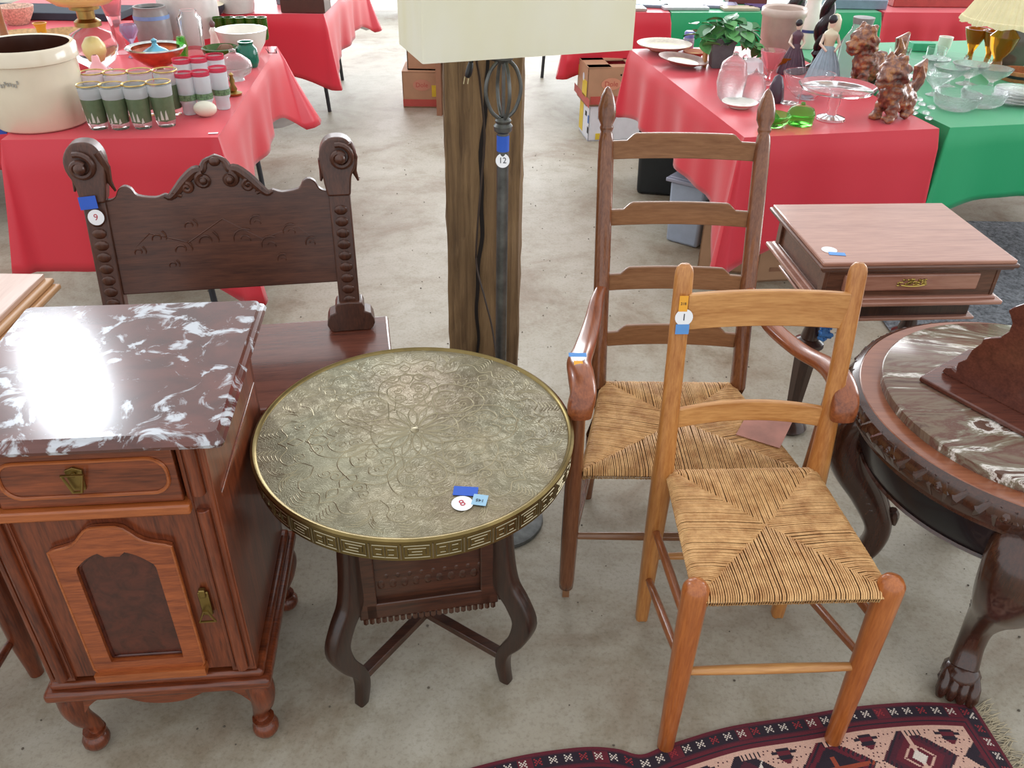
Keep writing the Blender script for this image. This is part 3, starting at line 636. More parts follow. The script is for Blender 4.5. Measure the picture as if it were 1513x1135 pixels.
# ---------------------------------------------------------------- carved hall bench
BW = wood('bench_walnut', (56, 30, 21), (98, 58, 40), .36, 'x', 1.0, .12); BWZ = wood('bench_walnut_upright', (52, 29, 20), (94, 55, 38), .38, 'z', 1.0, .12); BS = wood('bench_seat_wood', (74, 36, 26), (118, 66, 50), .26, 'x', .7, .4)
hbn = thing('hall_bench', 'dark carved hall bench with scroll-topped posts behind the marble cabinet', 'bench', (-.842+.035, 2.126+.0065, 0), .18)
b = B(); b.box((0, -.18, .435), (.875, .46, .026)); b.out('seat', BS, hbn, bevel=.008, seg=3)
b = B(); b.box((0, -.385, .28), (.78, .02, .28)); b.box((0, .02, .28), (.78, .02, .28)); b.box((-.38, -.18, .28), (.02, .40, .28)); b.box((.38, -.18, .28), (.02, .40, .28)); b.out('seat_box', BW, hbn, bevel=.003)
for sx in (-1, 1):
    for sy in (-.37, .0):
        b = B(); b.lathe([(.02, 0), (.028, .02), (.024, .05), (.016, .07), (.026, .1), (.03, .16)], (sx*.37, sy, 0), 14); b.out('foot', BWZ, hbn)
lean = .115/.49
def by(z): return .0+(z-.45)*lean
def carve(th, pts, r, nm='carving', mat=None):
    b = B()
    for P, rr in zip(pts, r): b.tube(P, rr, 7, (0, 1, 0))
    return b.out(nm, mat or BWZ, th)
for sx in (-1, 1):
    X0 = sx*.327
    b = B(); P = [(X0, by(z), z) for z in (.448, .6, .75, .86)]; b.sweep(P, [(.030, .020)]*2+[(.030, .019)]*2, [(-1, -1), (1, -1), (1, 1), (-1, 1)], up=(0, 1, 0)); ps = b.out('back_post', BWZ, hbn, bevel=.004)
    b = B()
    for k in range(9):
        z = .535+.032*k; b.ball((X0, by(z)-.021, z), (.019, .006, .015), 10)
    b.out('carved_coins', BWZ, ps)
    b = B(); sh_ = sp([(-.030, .0), (-.045, .0), (-.058, .018), (-.050, .045), (-.034, .052), (-.031, .075), (.031, .075), (.034, .052), (.050, .045), (.058, .018), (.045, 0), (.030, 0)], 2)
    b.prism(list(reversed(sh_)), -.034, .024, lambda u, v2, d: (X0+u*1.2, by(.45+v2)+d, .4485+v2*1.1)); b.out('foot_bracket', BWZ, ps, bevel=.003)
    b = B(); hd = sp([(-.032, .84), (-.036, .875), (-.040, .895), (-.054, .925), (-.054, .958), (-.034, .988), (-.004, .996), (.026, .988), (.044, .960), (.046, .925), (.042, .90), (.038, .87), (.032, .84)], 3)
    if sx > 0: hd = [(-u, v2) for u, v2 in reversed(hd)]; hd = [(u*1.0, v2-.010) for u, v2 in hd]
    b.prism(list(reversed(hd)), -.026, .026, lambda u, v2, d: (X0+u, by(v2)+d, v2)); sr = b.out('scroll_top', BWZ, ps, bevel=.006, seg=3)
    b = B(); c0 = Vector((X0+sx*.012, by(.935)-.028, .935))
    for k_, rr in ((.036, .0065),):
        S_ = [(c0.x+(.036-.024*t/22)*cos(1.9-sx*0-t*.34), c0.y-.002-.010*(t/22), c0.z+(.036-.024*t/22)*sin(1.9-t*.34)) for t in range(23)]; b.tube(S_, .0085, 8, (0, 1, 0))
    b.ball(tuple(c0+Vector((.0, -.014, 0))), (.016, .016, .016), 12); b.out('volute', BWZ, sr)
    b = B(); b.tube([(X0+sx*.0+.036, by(.9)-.01, .97), (X0+.050, by(.9)-.01, .93), (X0+.046, by(.9)-.005, .89), (X0+.056, by(.87), .862)], [.012, .010, .008, .003], 8, (0, 1, 0)); b.tube([(X0-.040, by(.9)-.01, .93), (X0-.042, by(.9), .89), (X0-.048, by(.87), .865)], [.010, .008, .003], 8, (0, 1, 0)); b.out('acanthus_leaf', BWZ, sr)
top = sp([(.300, .842), (.285, .842), (.272, .850), (.262, .868), (.245, .876), (.228, .868), (.215, .850), (.17, .843), (.145, .850), (.13, .846), (.11, .862), (.085, .888), (.055, .912), (.035, .915), (.025, .935), (.0, .947)], 3)
full = [(u, v2) for u, v2 in top]+[(-u, v2) for u, v2 in reversed(top[:-1])]
pan = [(-.302, .585), (.302, .585)]+full
b = B(); b.prism(list(reversed(pan)), -.010, .010, lambda u, v2, d: (u, by(v2)+d, v2)); pnl = b.out('back_panel', BW, hbn, bevel=.003)
b = B()
def SP(cx_, cz_, r, t0, turns, sg, n=18): return [(cx_+r*(1-.75*k/n)*cos(t0+sg*k/n*turns*2*pi), by(cz_)-.014, cz_+r*(1-.75*k/n)*sin(t0+sg*k/n*turns*2*pi)) for k in range(n+1)]
for s_ in (-1, 1):
    b.tube([(s_*u, by(v2)-.010, v2-.003) for u, v2 in top if u < .15], [.006+.009*sin(pi*k/20) for k in range(len([1 for u, v2 in top if u < .15]))], 8, (0, 1, 0))
    b.tube(SP(s_*.035, .885, .020, pi/2, 1.3, -s_), .0085, 7, (0, 1, 0)); b.tube(SP(s_*.082, .868, .015, pi/2, 1.2, s_), .007, 7, (0, 1, 0)); b.tube([(s_*.10, by(.86)-.013, .845), (s_*.118, by(.86)-.014, .856), (s_*.138, by(.86)-.013, .846)], [.006, .009, .003], 7, (0, 1, 0))
    b.ball((s_*.035, by(.885)-.020, .885), .011, 10)
b.ball((0, by(.93)-.012, .932), (.016, .010, .013), 12); b.out('crest_carving', BWZ, pnl)
b = B()
for s_ in (-1, 1):
    for cx_, cz_, r in ((.05, .72, .035), (.12, .70, .03), (.18, .735, .025), (.09, .765, .022), (.235, .70, .02), (.15, .66, .018)): b.tube([(x, y+.0045, z) for x, y, z in SP(s_*cx_, cz_, r, 1, 1.3, s_)], .0022, 5, (0, 1, 0))
    b.tube([(s_*.27, by(.7)-.0095, .69), (s_*.2, by(.75)-.0095, .75), (s_*.1, by(.72)-.0095, .72), (0, by(.78)-.0095, .78)], .002, 5, (0, 1, 0))
b.out('panel_carving', BW, pnl)
M = frame((-.329, by(.83)-.0325, .838), (1, 0, .18), (0, -1, .25)); tape(hbn, M, .045, .034, BLUE, (-.006, .01), rot=-.1); M = frame((-.329, by(.80)-.034, .808), (1, 0, .1), (0, -1, .25)); sticker(hbn, M, r=.021, txt='9', col=REDINK, shift=(.006, 0)) 
# ---------------------------------------------------------------- round marble-topped centre table
MT = wood('centre_table_walnut', (40, 22, 16), (78, 44, 30), .24, 'z', .8, .5); MTX = wood('centre_table_rim_wood', (120, 66, 42), (158, 98, 68), .28, 'x', .5, .4)
BMARB = N('banded_marble'); BMARB.set(Roughness=.16, Specular__IOR__Level=.35)
v = BMARB.map((1.0, 3.6, 1), (0, 0, .12)); f = BMARB.noise(v, 2.0, 9, .66, 1.6); c = BMARB.ramp(f, [(.32, lin((84, 56, 48))), (.42, lin((124, 108, 90))), (.49, lin((104, 70, 60))), (.545, lin((130, 122, 104))), (.575, lin((226, 220, 212))), (.60, lin((96, 70, 58)))]); BMARB.l(c, BMARB.b.inputs['Base Color']); BMARB = BMARB.m
TX, TY, TH = 1.20, 1.545, .66
ct = thing('centre_table', 'round dark carved centre table with inset banded marble top', 'table', (TX, TY, 0))
b = B(); b.lathe([(.0001, TH), (.348, TH), (.352, TH-.003), (.352, TH-.026), (.0001, TH-.026)], n=96, close=False); b.out('marble_inset', BMARB, ct)
RO = .424
b = B(); b.lathe([(.30, TH-.045), (.30, TH-.025), (.395, TH-.023), (.399, TH-.026), (.399, TH-.045)], n=96, close=False); b.out('rim', MTX, ct)
b = B(); b.lathe([(.398, TH-.024), (.402, TH-.026), (.412, TH-.032), (.418, TH-.048), (.414, TH-.066), (.400, TH-.090), (.398, TH-.095), (.398, TH-.102), (.386, TH-.106), (.34, TH-.106)], n=96, close=False); eb = b.out('carved_edge', MT, ct)
b = B(); 
for i in range(60):
    t = 2*pi*i/60; 
    def q_(r_, z, dt=0): return (r_*cos(t+dt), r_*sin(t+dt), TH+z)
    if i % 3 == 0:
        b.ball(q_(RO-.020, -.052), (.017, .017, .017), 10); b.ball(q_(RO-.007, -.052), (.006, .006, .006), 8)
        b.tube([q_(RO-.014, -.032, .03), q_(RO-.012, -.055, .045), q_(RO-.026, -.088, .03)], [.004, .009, .004], 6); b.tube([q_(RO-.014, -.032, -.03), q_(RO-.012, -.055, -.045), q_(RO-.026, -.088, -.03)], [.004, .009, .004], 6)
    else: b.tube([q_(RO-.016, -.032, .025), q_(RO-.013, -.055, -.005), q_(RO-.028, -.088, -.03)], [.006, .014, .004], 8)
b.out('rim_carving', MT, eb)['kind'] = 'stuff'
b = B(); b.lathe([(.384, TH-.10), (.380, TH-.12), (.370, TH-.165), (.352, TH-.205), (.300, TH-.208), (.300, TH-.085)], n=72, close=False); b.out('apron', plain('black_lacquer', (15, 17, 24), .3, .2, 12, Coat__Weight=.2), ct)
b = B(); b.lathe([(.30, TH-.204), (.354, TH-.204), (.358, TH-.210), (.352, TH-.216), (.30, TH-.216)], n=72, close=False); b.out('apron_bead', MT, ct)
for fx, fy_ in ((-.125, -.262), (-.262, .100), (.100, .262), (.262, -.125)):
    d = Vector((fx, fy_, 0)).normalized(); R2 = Vector((fx, fy_)).length
    b = B(); P = sp([(R2+.03, .56), (R2+.085, .53), (R2+.105, .47), (R2+.075, .38), (R2+.015, .29), (R2-.03, .20), (R2-.03, .13), (R2-.005, .075)], 6); S = sp([(.07, .045), (.092, .060), (.094, .068), (.078, .062), (.054, .052), (.038, .040), (.034, .034), (.038, .034)], 6)
    b.sweep([(d.x*r_, d.y*r_, z) for r_, z in P], [(a_*.86, b_*.86) for a_, b_ in S], RND(16, 2.6), up=d); lg = b.out('leg', MT, ct)
    b = B(); si = Vector((-d.y, d.x, 0))
    for s_ in (-1, 1):
        for k in range(9):
            t = k/8*1.6*pi; rr = .036*(1-.6*k/8); c0 = d*(R2+.105)+si*s_*.045+Vector((0, 0, .50)); b.ball(tuple(c0+d*(rr*cos(t))+Vector((0, 0, rr*sin(t)))), .013, 8)
    for k in range(7): b.ball(tuple(d*(R2+.05+.01*k)+si*.0+Vector((0, 0, .565-.008*k*k*.3))), (.02, .02, .012), 8)
    for s_ in (-1, 1):
        for k in range(7): b.ball(tuple(d*(R2+.075-.012*k)+si*s_*(.052-.003*k)+Vector((0, 0, .40-.022*k))), (.016-.001*k,)*3, 8)
    b.out('knee_scroll', MT, lg)
    b = B(); b.tube([tuple(d*(R2-.052-.004*k)+Vector((0, 0, .255-.012*k))) for k in range(5)], [.012, .016, .014, .010, .004], 8)
    for s_ in (-1, 0, 1): b.ball(tuple(d*(R2+.055)+si*s_*.022+Vector((0, 0, .315))), (.012, .012, .012), 8)
    b.out('leaf_spur', MT, lg)
    b = B(); b.ball(tuple(d*(R2+.002)+Vector((0, 0, .055))), (.044, .044, .035), 14)
    for k in range(4):
        o = (k-1.5)*.0215; p = d*(R2+.035)+si*o; b.tube([tuple(d*(R2+.0)+si*o*.8+Vector((0, 0, .068))), tuple(p+Vector((0, 0, .052))), tuple(p+d*.012+Vector((0, 0, .03))), tuple(p+d*.014+Vector((0, 0, .008)))], [.011, .0135, .0145, .009], 10)
    b.ball(tuple(d*R2+Vector((0, 0, .018))), (.042, .042, .018), 12); b.out('paw_foot', MT, lg)
# carved wooden bracket shelf lying on the marble
def VP(px, py, A_, D_):
    "photo position -> point on the vertical plane through A_ along D_"
    n_ = Vector((D_.y, -D_.x, 0)); r = ray(px, py); o = Vector((0, 0, HC)); t = (A_-o).dot(n_)/r.dot(n_); return o+r*t
cs = thing('bracket_shelf', 'reddish scalloped wooden bracket shelf resting on the round marble top', 'shelf', (0, 0, 0))
CW = wood('bracket_wood', (70, 34, 26), (106, 58, 44), .25, 'x', .9, .4)
zt2 = TH+.0015
p1_, p2_, p3_ = G(1357, 563, zt2), G(1428, 522, zt2), G(1530, 656, zt2); p4_ = p3_+(p2_-p1_)*2.2; p5_ = p2_+(p3_-p1_)*.35+(p2_-p1_)*.6
base = [p1_, p3_, p4_, p5_, p2_]
b = B(); b.add([tuple(p) for p in base]+[(p.x, p.y, p.z+.012) for p in base], [(4, 3, 2, 1, 0), (5, 6, 7, 8, 9)]+[(k, (k+1) % 5, (k+1) % 5+5, k+5) for k in range(5)]); b.out('base_board', CW, cs, smooth=False, bevel=.003)
A_ = p1_.lerp(p3_, .12)+(p2_-p1_)*.28+Vector((0, 0, .012)); D_ = (p3_-p1_).normalized()
out_ = [(1402, 574), (1397, 560), (1391, 549), (1397, 543), (1406, 543), (1411, 548), (1415, 536), (1427, 531), (1435, 518), (1449, 508), (1452, 501), (1463, 499), (1478, 498), (1490, 490), (1495, 478), (1492, 466), (1489, 459), (1500, 453), (1512, 449), (1530, 438), (1548, 436), (1556, 600), (1545, 640)]
poly = []
ax = D_
for px, py in out_:
    p = VP(px, py, A_, D_); u = (p-A_).dot(ax); poly.append((u, max(p.z, zt2+.011)))
nv = Vector((-D_.y, D_.x, 0))
b = B(); b.prism(poly, 0, .014, lambda u, v2, d: tuple(Vector((A_.x, A_.y, 0))+ax*u+nv*d+Vector((0, 0, v2)))); bb = b.out('scalloped_board', CW, cs, smooth=False, bevel=.003)
# ---------------------------------------------------------------- small desk table with drawers
ST = wood('desk_top_wood', (148, 96, 78), (186, 136, 114), .22, 'x', .5, .6); SB = wood('desk_body_wood', (72, 44, 32), (120, 78, 58), .3, 'x', .9, .3); SL = wood('desk_leg_wood', (40, 24, 18), (74, 46, 34), .3, 'z', 1, .3)
dk = thing('writing_table', 'square brown writing table with drawers and brass pulls behind the chairs', 'table', (1.121, 2.36, 0), .075)
b = B(); b.box((0, 0, .708), (.56, .435, .012)); b.out('table_top', ST, dk, bevel=.003)
b = B()
for z, e, h_ in ((.6975, .575, .012), (.688, .560, .010)): b.box((0, 0, z), (e, e-.125, h_))
b.out('top_moulding', SB, dk, bevel=.0045, seg=3)
b = B(); b.box((0, 0, .635), (.50, .385, .10)); bd = b.out('drawer_case', SB, dk, bevel=.003)
b = B(); b.box((0, -.192, .640), (.40, .016, .052)); dw = b.out('drawer', ST, dk, bevel=.005); 
b = B(); rd = random.Random(2)
for k in range(26): b.ball((rd.uniform(-.042, .042)*(1), -.202, .642+rd.uniform(-.010, .010)), (rd.uniform(.004, .008), .003, rd.uniform(.002, .005)), 6)
b.tube([(-.035+.0035*k, -.208, .636-.004*sin(pi*k/20)) for k in range(21)], .0022, 5); b.out('brass_pull', metal('bright_brass', (196, 170, 96), .3), dw)
for s_ in (-1, 1):
    b = B(); 
    for z, h_ in ((.675, .012), (.595, .012)): b.box((s_*.252, 0, z), (.012, .37, h_))
    b.box((s_*.252, -.18, .635), (.012, .03, .09)); b.box((s_*.252, .18, .635), (.012, .03, .09)); b.out('side_panel_frame', SB, bd, bevel=.002)
b = B(); b.box((0, 0, .580), (.56, .44, .014)); b.box((0, 0, .590), (.53, .41, .010)); b.out('ledge_moulding', ST, dk, bevel=.005, seg=3)
b = B(); b.box((0, 0, .545), (.44, .34, .06)); b.out('lower_case', SL, dk, bevel=.003)
b = B(); b.box((0, 0, .512), (.47, .37, .010)); b.out('lower_moulding', ST, dk, bevel=.003)
for lx_, ly_ in ((-.17, -.02), (.17, .02)):
    b = B(); b.lathe([(.05, 0), (.06, .012), (.05, .03), (.03, .05)], (lx_, ly_, 0), 20); b.out('foot', SL, dk)
    b = B(); b.lathe([(.026, .51), (.028, .49), (.016, .47), (.018, .42), (.03, .36), (.024, .360), (.046, .345), (.048, .333), (.040, .322)], (lx_, ly_, 0), 20); b.lathe([(.040, .322), (.038, .31), (.030, .18), (.022, .06), (.026, .05), (.024, .02)], (lx_, ly_, 0), 8); b.out('leg', SL, dk, sharp=30)
bpy.context.view_layer.update()
M = on(dk, 1232, 373, .7145); tape(dk, M, .046, .020, BLUE if 0 else LBLUE, (.006, -.010), rot=-.12); sticker(dk, M, r=.022, shift=(-.008, .016)); 
M = on(dk, 1213, 382, .7145)
b = B(); rd = random.Random(8); p = G(1190, 500, .40)
for k in range(16): b.tube([(.02*rd.uniform(-1, 1), .01*rd.uniform(-1, 1), .045-.006*k) for _ in range(4)], .007, 6)
bw = b.out('blue_string_bundle', plain('blue_string', (70, 130, 200), .5, .3, 60)); q0 = dk.matrix_world@Vector((-.17, -.02, .43)); bw.location = (q0.x+.03, q0.y-.035, .42); tag(bw, 'small bundle of bright blue string tied to the desk leg', 'string')
# ---------------------------------------------------------------- furniture at the left edge
PT = wood('pale_top_wood', (196, 158, 138), (218, 186, 168), .3, 'y', .5, .5); PTE = wood('pale_edge_wood', (176, 128, 84), (206, 162, 118), .35, 'y', .8, .3)
pt = thing('pale_side_table', 'pale pinkish wooden table top behind the marble cabinet at left edge', 'table', (-1.355, 1.70, 0), .02)
b = B(); b.box((-.02, 0, .735), (.37, .42, .014)); b.out('table_top', PT, pt, bevel=.003)
b = B(); b.box((-.012, 0, .722), (.392, .43, .014)); b.box((0, 0, .708), (.40, .42, .014)); b.out('edge_moulding', PTE, pt, bevel=.005, seg=3)
b = B(); b.box((-.04, 0, .65), (.28, .36, .10)); b.out('apron', PTE, pt, bevel=.003)
for sx in (-1, 1):
    for sy in (-1, 1): b = B(); b.box((sx*.155-(.085 if sx > 0 else 0), sy*.165, .32), (.036, .036, .64)); b.out('leg', PTE, pt, bevel=.003)
lc = thing('left_edge_chair', 'dark red-brown wooden chair mostly outside frame left of the cabinet', 'chair', (-1.36, 1.06, 0), 0)
for x, y in ((.235, .215), (.235, -.20), (-.2, .215), (-.2, -.20)):
    b = B(); b.tube([(x, y, z) for z in (0, .03, .1, .25, .42)], [.016, .018, .024, .028, .024], 16); b.out('leg', CAB, lc)
for x in (.222, -.2):
    for z in (.13, .27): rung(lc, (x-.0, .205, z), (x, -.2, z), .011, CAB)
b = B(); b.box((0, 0, .44), (.50, .48, .03)); b.out('seat', CAB, lc, bevel=.01)
for x in (-.2, .2): rung(lc, (x, .2, .44), (x*1.05, .28, .95), .014, CAB, 'back_post')
b = B(); b.box((0, .27, .9), (.44, .02, .1)); b.out('top_rail', CAB, lc, bevel=.006)
# ---------------------------------------------------------------- cloth-covered folding tables
RED = cloth_mat('red_cloth', (236, 62, 80)); GRN = cloth_mat('green_cloth', (44, 184, 122)); LIN = plain('white_cloth_backing', (236, 232, 240), .6, .03); PLW = plain('white_plastic', (214, 210, 206), .5, .04); LEGM = plain('dark_leg_metal', (52, 54, 60), .45, .1)
def tabletop(name, label, clabel, cs_, mat, drops, flare, seed, legs=True, feet=None, amp=.018, nfold=5, tips=()):
    "cs_: four corners FL,FR,BR,BL; drops: per corner and per side drop"
    cs_ = [Vector(c) for c in cs_]; ctr = sum(cs_, Vector((0, 0)))/4; H = .735
    t = thing('folding_table', label, 'table', (ctr.x, ctr.y, 0)); rel = [c-ctr for c in cs_]; ins = [c*.985 for c in rel]
    b = B(); b.add([(*c, H-.03) for c in ins]+[(*c, H) for c in ins], [(3, 2, 1, 0), (4, 5, 6, 7)]+[(k, (k+1) % 4, (k+1) % 4+4, k+4) for k in range(4)]); b.out('table_top', PLW, t, bevel=.006)
    ex = (rel[1]-rel[0]).normalized(); ey = (rel[3]-rel[0]).normalized()
    if legs:
        for i in range(4):
            c = rel[i]; sx = ex if i in (0, 3) else -ex; sy = ey if i in (0, 1) else -ey
            a_ = c+sx*.34+sy*.12; f_ = c+sx*.16+sy*.10
            if feet: f_ = Vector(feet[i])-ctr; a_ = Vector(feet[i+4])-ctr
            b = B(); P = sp([(*a_, H-.03), (*(a_*.4+f_*.6), .52), (*(a_*.1+f_*.9), .30), (*f_, .0)], 6); b.tube(P, .0135, 10); b.out('leg', LEGM, t)
        for i in (0, 1):
            c0 = rel[i]+(ex if i == 0 else -ex)*.25+ey*.11; c1 = rel[3-i]+(ex if i == 0 else -ex)*.25-ey*.11
            b = B(); b.tube([(*c0, .5), (*c1, .5)], .010, 8); b.out('cross_bar', LEGM, t)
    # cloth
    rd = random.Random(seed); per = []; r_ = .06
    for i in range(4):
        A_, B2 = rel[i]*1.004, rel[(i+1) % 4]*1.004; e = (B2-A_); L = e.length; e.normalize(); nn = Vector((e.y, -e.x)); pn = (A_-rel[i-1]); pn.normalize(); nprev = Vector((pn.y, -pn.x))
        for k in range(7):
            u = k/6-.5; per.append((A_, (nprev*(.5-u)+nn*(.5+u)).normalized(), i, 'c', u))
        m = int(L/.035); 
        for k in range(1, m): per.append((A_+e*L*k/m, nn, i, 's', k/m))
    n = len(per); rows = 12; vs = []; ph = [rd.uniform(0, 6) for _ in range(8)]
    for j in range(rows+1):
        t_ = j/rows
        for p, nn, i, kd, u in per:
            dc = drops[i][0]
            if kd == 'c': d, fl, w_ = dc, flare[i]*(1-abs(u)*1.2), .0
            else:
                d0, d1 = drops[i], drops[(i+1) % 4]; near = min(u, 1-u); L = (rel[(i+1) % 4]-rel[i]).length; q = max(0, 1-near*L/.30)
                dcn = d0[0] if u < .5 else d1[0]; fcn = flare[i] if u < .5 else flare[(i+1) % 4]; mid = d0[1]*(1-u)+d0[2]*u
                d = mid+(dcn-mid)*q**1.6; fl = fcn*.35*q**2; w_ = amp*(1-q*.7)
                w_ = w_*(sin(u*L*nfold*2.1+ph[i])+.5*sin(u*L*nfold*4.7+ph[i+4]))
            off = (.012*min(1, t_*6)+w_*t_+fl*t_**1.15); q3 = p+nn*off
            vs.append((q3.x, q3.y, H+.006-d*t_*(1-.12*fl*t_)))
    fs = [(j*n+k, j*n+(k+1) % n, (j+1)*n+(k+1) % n, (j+1)*n+k) for j in range(rows) for k in range(n)]+[tuple(range(n-1, -1, -1))]
    b = B(); b.add(vs, fs); o = b.out('tablecloth', [mat, LIN], None, sharp=60); o.location = (ctr.x, ctr.y, 0)
    s = o.modifiers.new('thickness', 'SOLIDIFY'); s.thickness = .0015; s.material_offset = 1; tag(o, clabel, 'tablecloth'); return t, o
tabletop('t', 'white folding table under the red cloth at left, holding the cream crock and glassware', 'bright red plastic cloth on the left table below the cream crock',
    [(-1.855, 2.978), (-1.10, 3.055), (-1.257, 4.586), (-2.01, 4.509)], RED, [(.50, .52, .52), (.66, .34, .28), (.44, .46, .3), (.5, .4, .34)], [.10, .12, .22, .05], 1)
tabletop('t', 'folding table under red cloth at top left edge behind the cream crock', 'red cloth on the table at top left edge beneath the dark slate tray',
    [(-3.9, 3.75), (-2.12, 3.93), (-2.25, 5.2), (-4.0, 5.0)], RED, [(.5, .44, .44), (.5, .4, .4), (.5, .4, .4), (.5, .4, .4)], [.06, .08, .08, .05], 12)
tabletop('t', 'folding table under red cloth in the far left row, its curved dark legs showing', 'red cloth on the far left table carrying the dark brown box',
    [(-3.2, 5.38), (-1.20, 5.51), (-1.22, 7.05), (-3.2, 6.95)], RED, [(.5, .36, .36), (.44, .34, .3), (.40, .3, .3), (.4, .4, .4)], [.05, .10, .16, .05], 2, feet=[(-3.0, 6.0), (-1.34, 6.05), (-1.41, 6.95), (-3.0, 6.9), (-2.8, 6.0), (-1.62, 6.0), (-1.66, 6.9), (-2.8, 6.9)])
tabletop('t', 'folding table under red cloth at right carrying plates, plant and figurines', 'red cloth hanging in a corner fold on the right table of plates and figurines',
    [(.866, 3.173), (1.67, 3.335), (1.40, 4.84), (.597, 4.679)], RED, [(.55, .44, .46), (.46, .36, .36), (.4, .34, .34), (.36, .30, .34)], [.09, .03, .04, .06], 3)
tabletop('t', 'folding table under green cloth at the right edge carrying clear glassware', 'green cloth on the right edge table beneath clear glass bowls',
    [(1.725, 3.352), (3.5, 3.72), (3.22, 5.2), (1.43, 4.85)], GRN, [(.36, .31, .31), (.4, .31, .31), (.4, .3, .3), (.36, .3, .3)], [.03, .06, .05, .03], 4)
tabletop('t', 'folding table under red cloth behind the banana boxes in the far row', 'red cloth on the far table right of the lamp shade, above the banana boxes',
    [(.33, 5.74), (.965, 5.78), (.95, 7.3), (.28, 7.26)], RED, [(.40, .34, .34), (.38, .34, .3), (.4, .3, .3), (.44, .34, .3)], [.10, .05, .05, .12], 5, feet=[(.50, 6.3), (.85, 6.3), (.85, 7.15), (.20, 7.15), (.5, 6.3), (.8, 6.3), (.8, 7.15), (.45, 7.15)])
tabletop('t', 'folding table under green cloth in the far row behind the potted plant', 'green cloth on the far table behind the potted plant, with rounded right corner',
    [(.98, 5.785), (2.37, 5.93), (2.25, 7.4), (.96, 7.3)], GRN, [(.46, .40, .40), (.46, .4, .4), (.4, .3, .3), (.36, .3, .3)], [.04, .05, .05, .03], 6)
tabletop('t', 'folding table under pinkish red cloth in the far row behind the glass bowls', 'bright pinkish red cloth on the far table under the red-brown wooden box',
    [(2.40, 5.94), (3.9, 6.05), (3.8, 7.5), (2.30, 7.4)], RED, [(.46, .42, .42), (.46, .4, .4), (.4, .3, .3), (.36, .3, .3)], [.07, .05, .05, .03], 7, nfold=9, amp=.03)
for (px, py, y, w_, h_, lab, a_) in ((430, 196, 4.35, .13, .16, 'white', .5), (527, 68, 6.3, .09, .2, 'w2', .5)): pass

# ---------------------------------------------------------------- items on the tables, turned profiles in photo pixels
ZT = .743
def it(name, label, cat, px, py, parts, group=None, n=24, z=ZT, sx=1, sy=1, rz=0, share=None):
    p = G(px, py, z); k = K(p); r = (p-Vector((0, 0, HC))); ck = sqrt(r.x**2+r.y**2)/r.length
    if len(parts) == 1:
        b = B(); b.lathe([(max(a_, .0)*k if a_ > 0 else 1e-4, h*k/ck) for a_, h in parts[0][1]], n=n, sx=sx, sy=sy, close=False); o = b.out(name, parts[0][2], None, sharp=50); o.location = p; o.rotation_euler.z = rz; return tag(o, label, cat, group)
    t = thing(name, label, cat, p, rz, group)
    for nm, prof, mat in parts:
        b = B(); b.lathe([(a_*k if a_ > 0 else 1e-4, h*k/ck) for a_, h in prof], n=n, sx=sx, sy=sy, close=False); b.out(nm, mat, t, sharp=50)
    t['k'] = k; t['kz'] = k/ck; return t
CREAM = plain('cream_glaze', (226, 214, 190), .18, .05, 6, Coat__Weight=.4); BRGL = plain('brown_glaze', (62, 34, 24), .2, .1); GREY = plain('grey_stoneware', (140, 138, 136), .3, .1); GREYL = plain('light_stoneware', (206, 202, 196), .35, .06)
CLR = glass('clear_glass', (250, 252, 252), .04, .95, 1.15); CLB = glass('cut_glass', (250, 252, 252), .12, .9, 1.2, bump=200, coat=.4); PNK = glass('pink_glass', (248, 190, 196), .1, .8, 1.2); GRG = glass('green_glass', (150, 236, 130), .08, .9, 1.15); DGR = glass('bottle_green_glass', (72, 120, 34), .06, .55, 1.3, coat=.5); TEAL = glass('teal_glass', (40, 136, 110), .08, .5, 1.3, coat=.4); AMB = glass('amber_glass', (196, 128, 30), .08, .6, 1.3, coat=.5); PUR = glass('lilac_glass', (206, 196, 226), .08, .7, 1.3)
ORC = plain('iridescent_orange_glass', (200, 96, 62), .15, .3, 20, Coat__Weight=.6, Metallic=.3); BLC = plain('iridescent_blue_glass', (88, 168, 194), .15, .2, 14, Coat__Weight=.6, Metallic=.2); YLW = plain('yellow_opal_glass', (240, 218, 136), .3, .08, 5, Coat__Weight=.3); PKO = plain('pink_satin_glass', (240, 178, 180), .35, .06); BRS = metal('lamp_brass', (180, 150, 90), .3); WHT = plain('white_glaze', (236, 232, 222), .2, .04); TAN = plain('tan_wicker', (190, 154, 106), .7, .25, 60, .5); SILV = plain('silvered_glass', (196, 200, 196), .12, .3, 30, Metallic=.8)
GBAND = plain('sage_green_enamel', (92, 112, 82), .4, .15, 40); WBAND = plain('white_enamel_figures', (196, 204, 192), .4, .1); GOLDR = metal('gold_rim', (220, 190, 120), .3); HOLLY = plain('holly_band', (104, 132, 96), .4, .6, 160); REDR = glass('cranberry_rim', (240, 96, 120), .15, .7, 1.15); FROST = glass('frosted_glass', (240, 244, 246), .3, .6, 1.1)
c = it('cream_crock', 'big cream stoneware crock with dark brown inside at left edge', 'crock', 66, 180, [('body', [(0, 0), (60, 0), (63, 3), (65, 50), (65, 86), (69, 88), (69, 104), (66, 107), (61, 106)], CREAM), ('glazed_inside', [(61.5, 106), (60, 90), (58, 20), (0, 14)], BRGL)], n=48)
MK = plain('faded_grey_stamp', (160, 156, 146), .4, .3, 80)
b = B(); rd = random.Random(1); k = c['k']; kz = c['kz']
for i in range(9):
    t = -pi/2-.18+.05*i; b.box((66.4*k*cos(t), 66.4*k*sin(t), (70-2*rd.random()*3)*kz), (.006, .001, .012), rz=t+pi/2)
b.out('faded_stamp', MK, c, smooth=False)
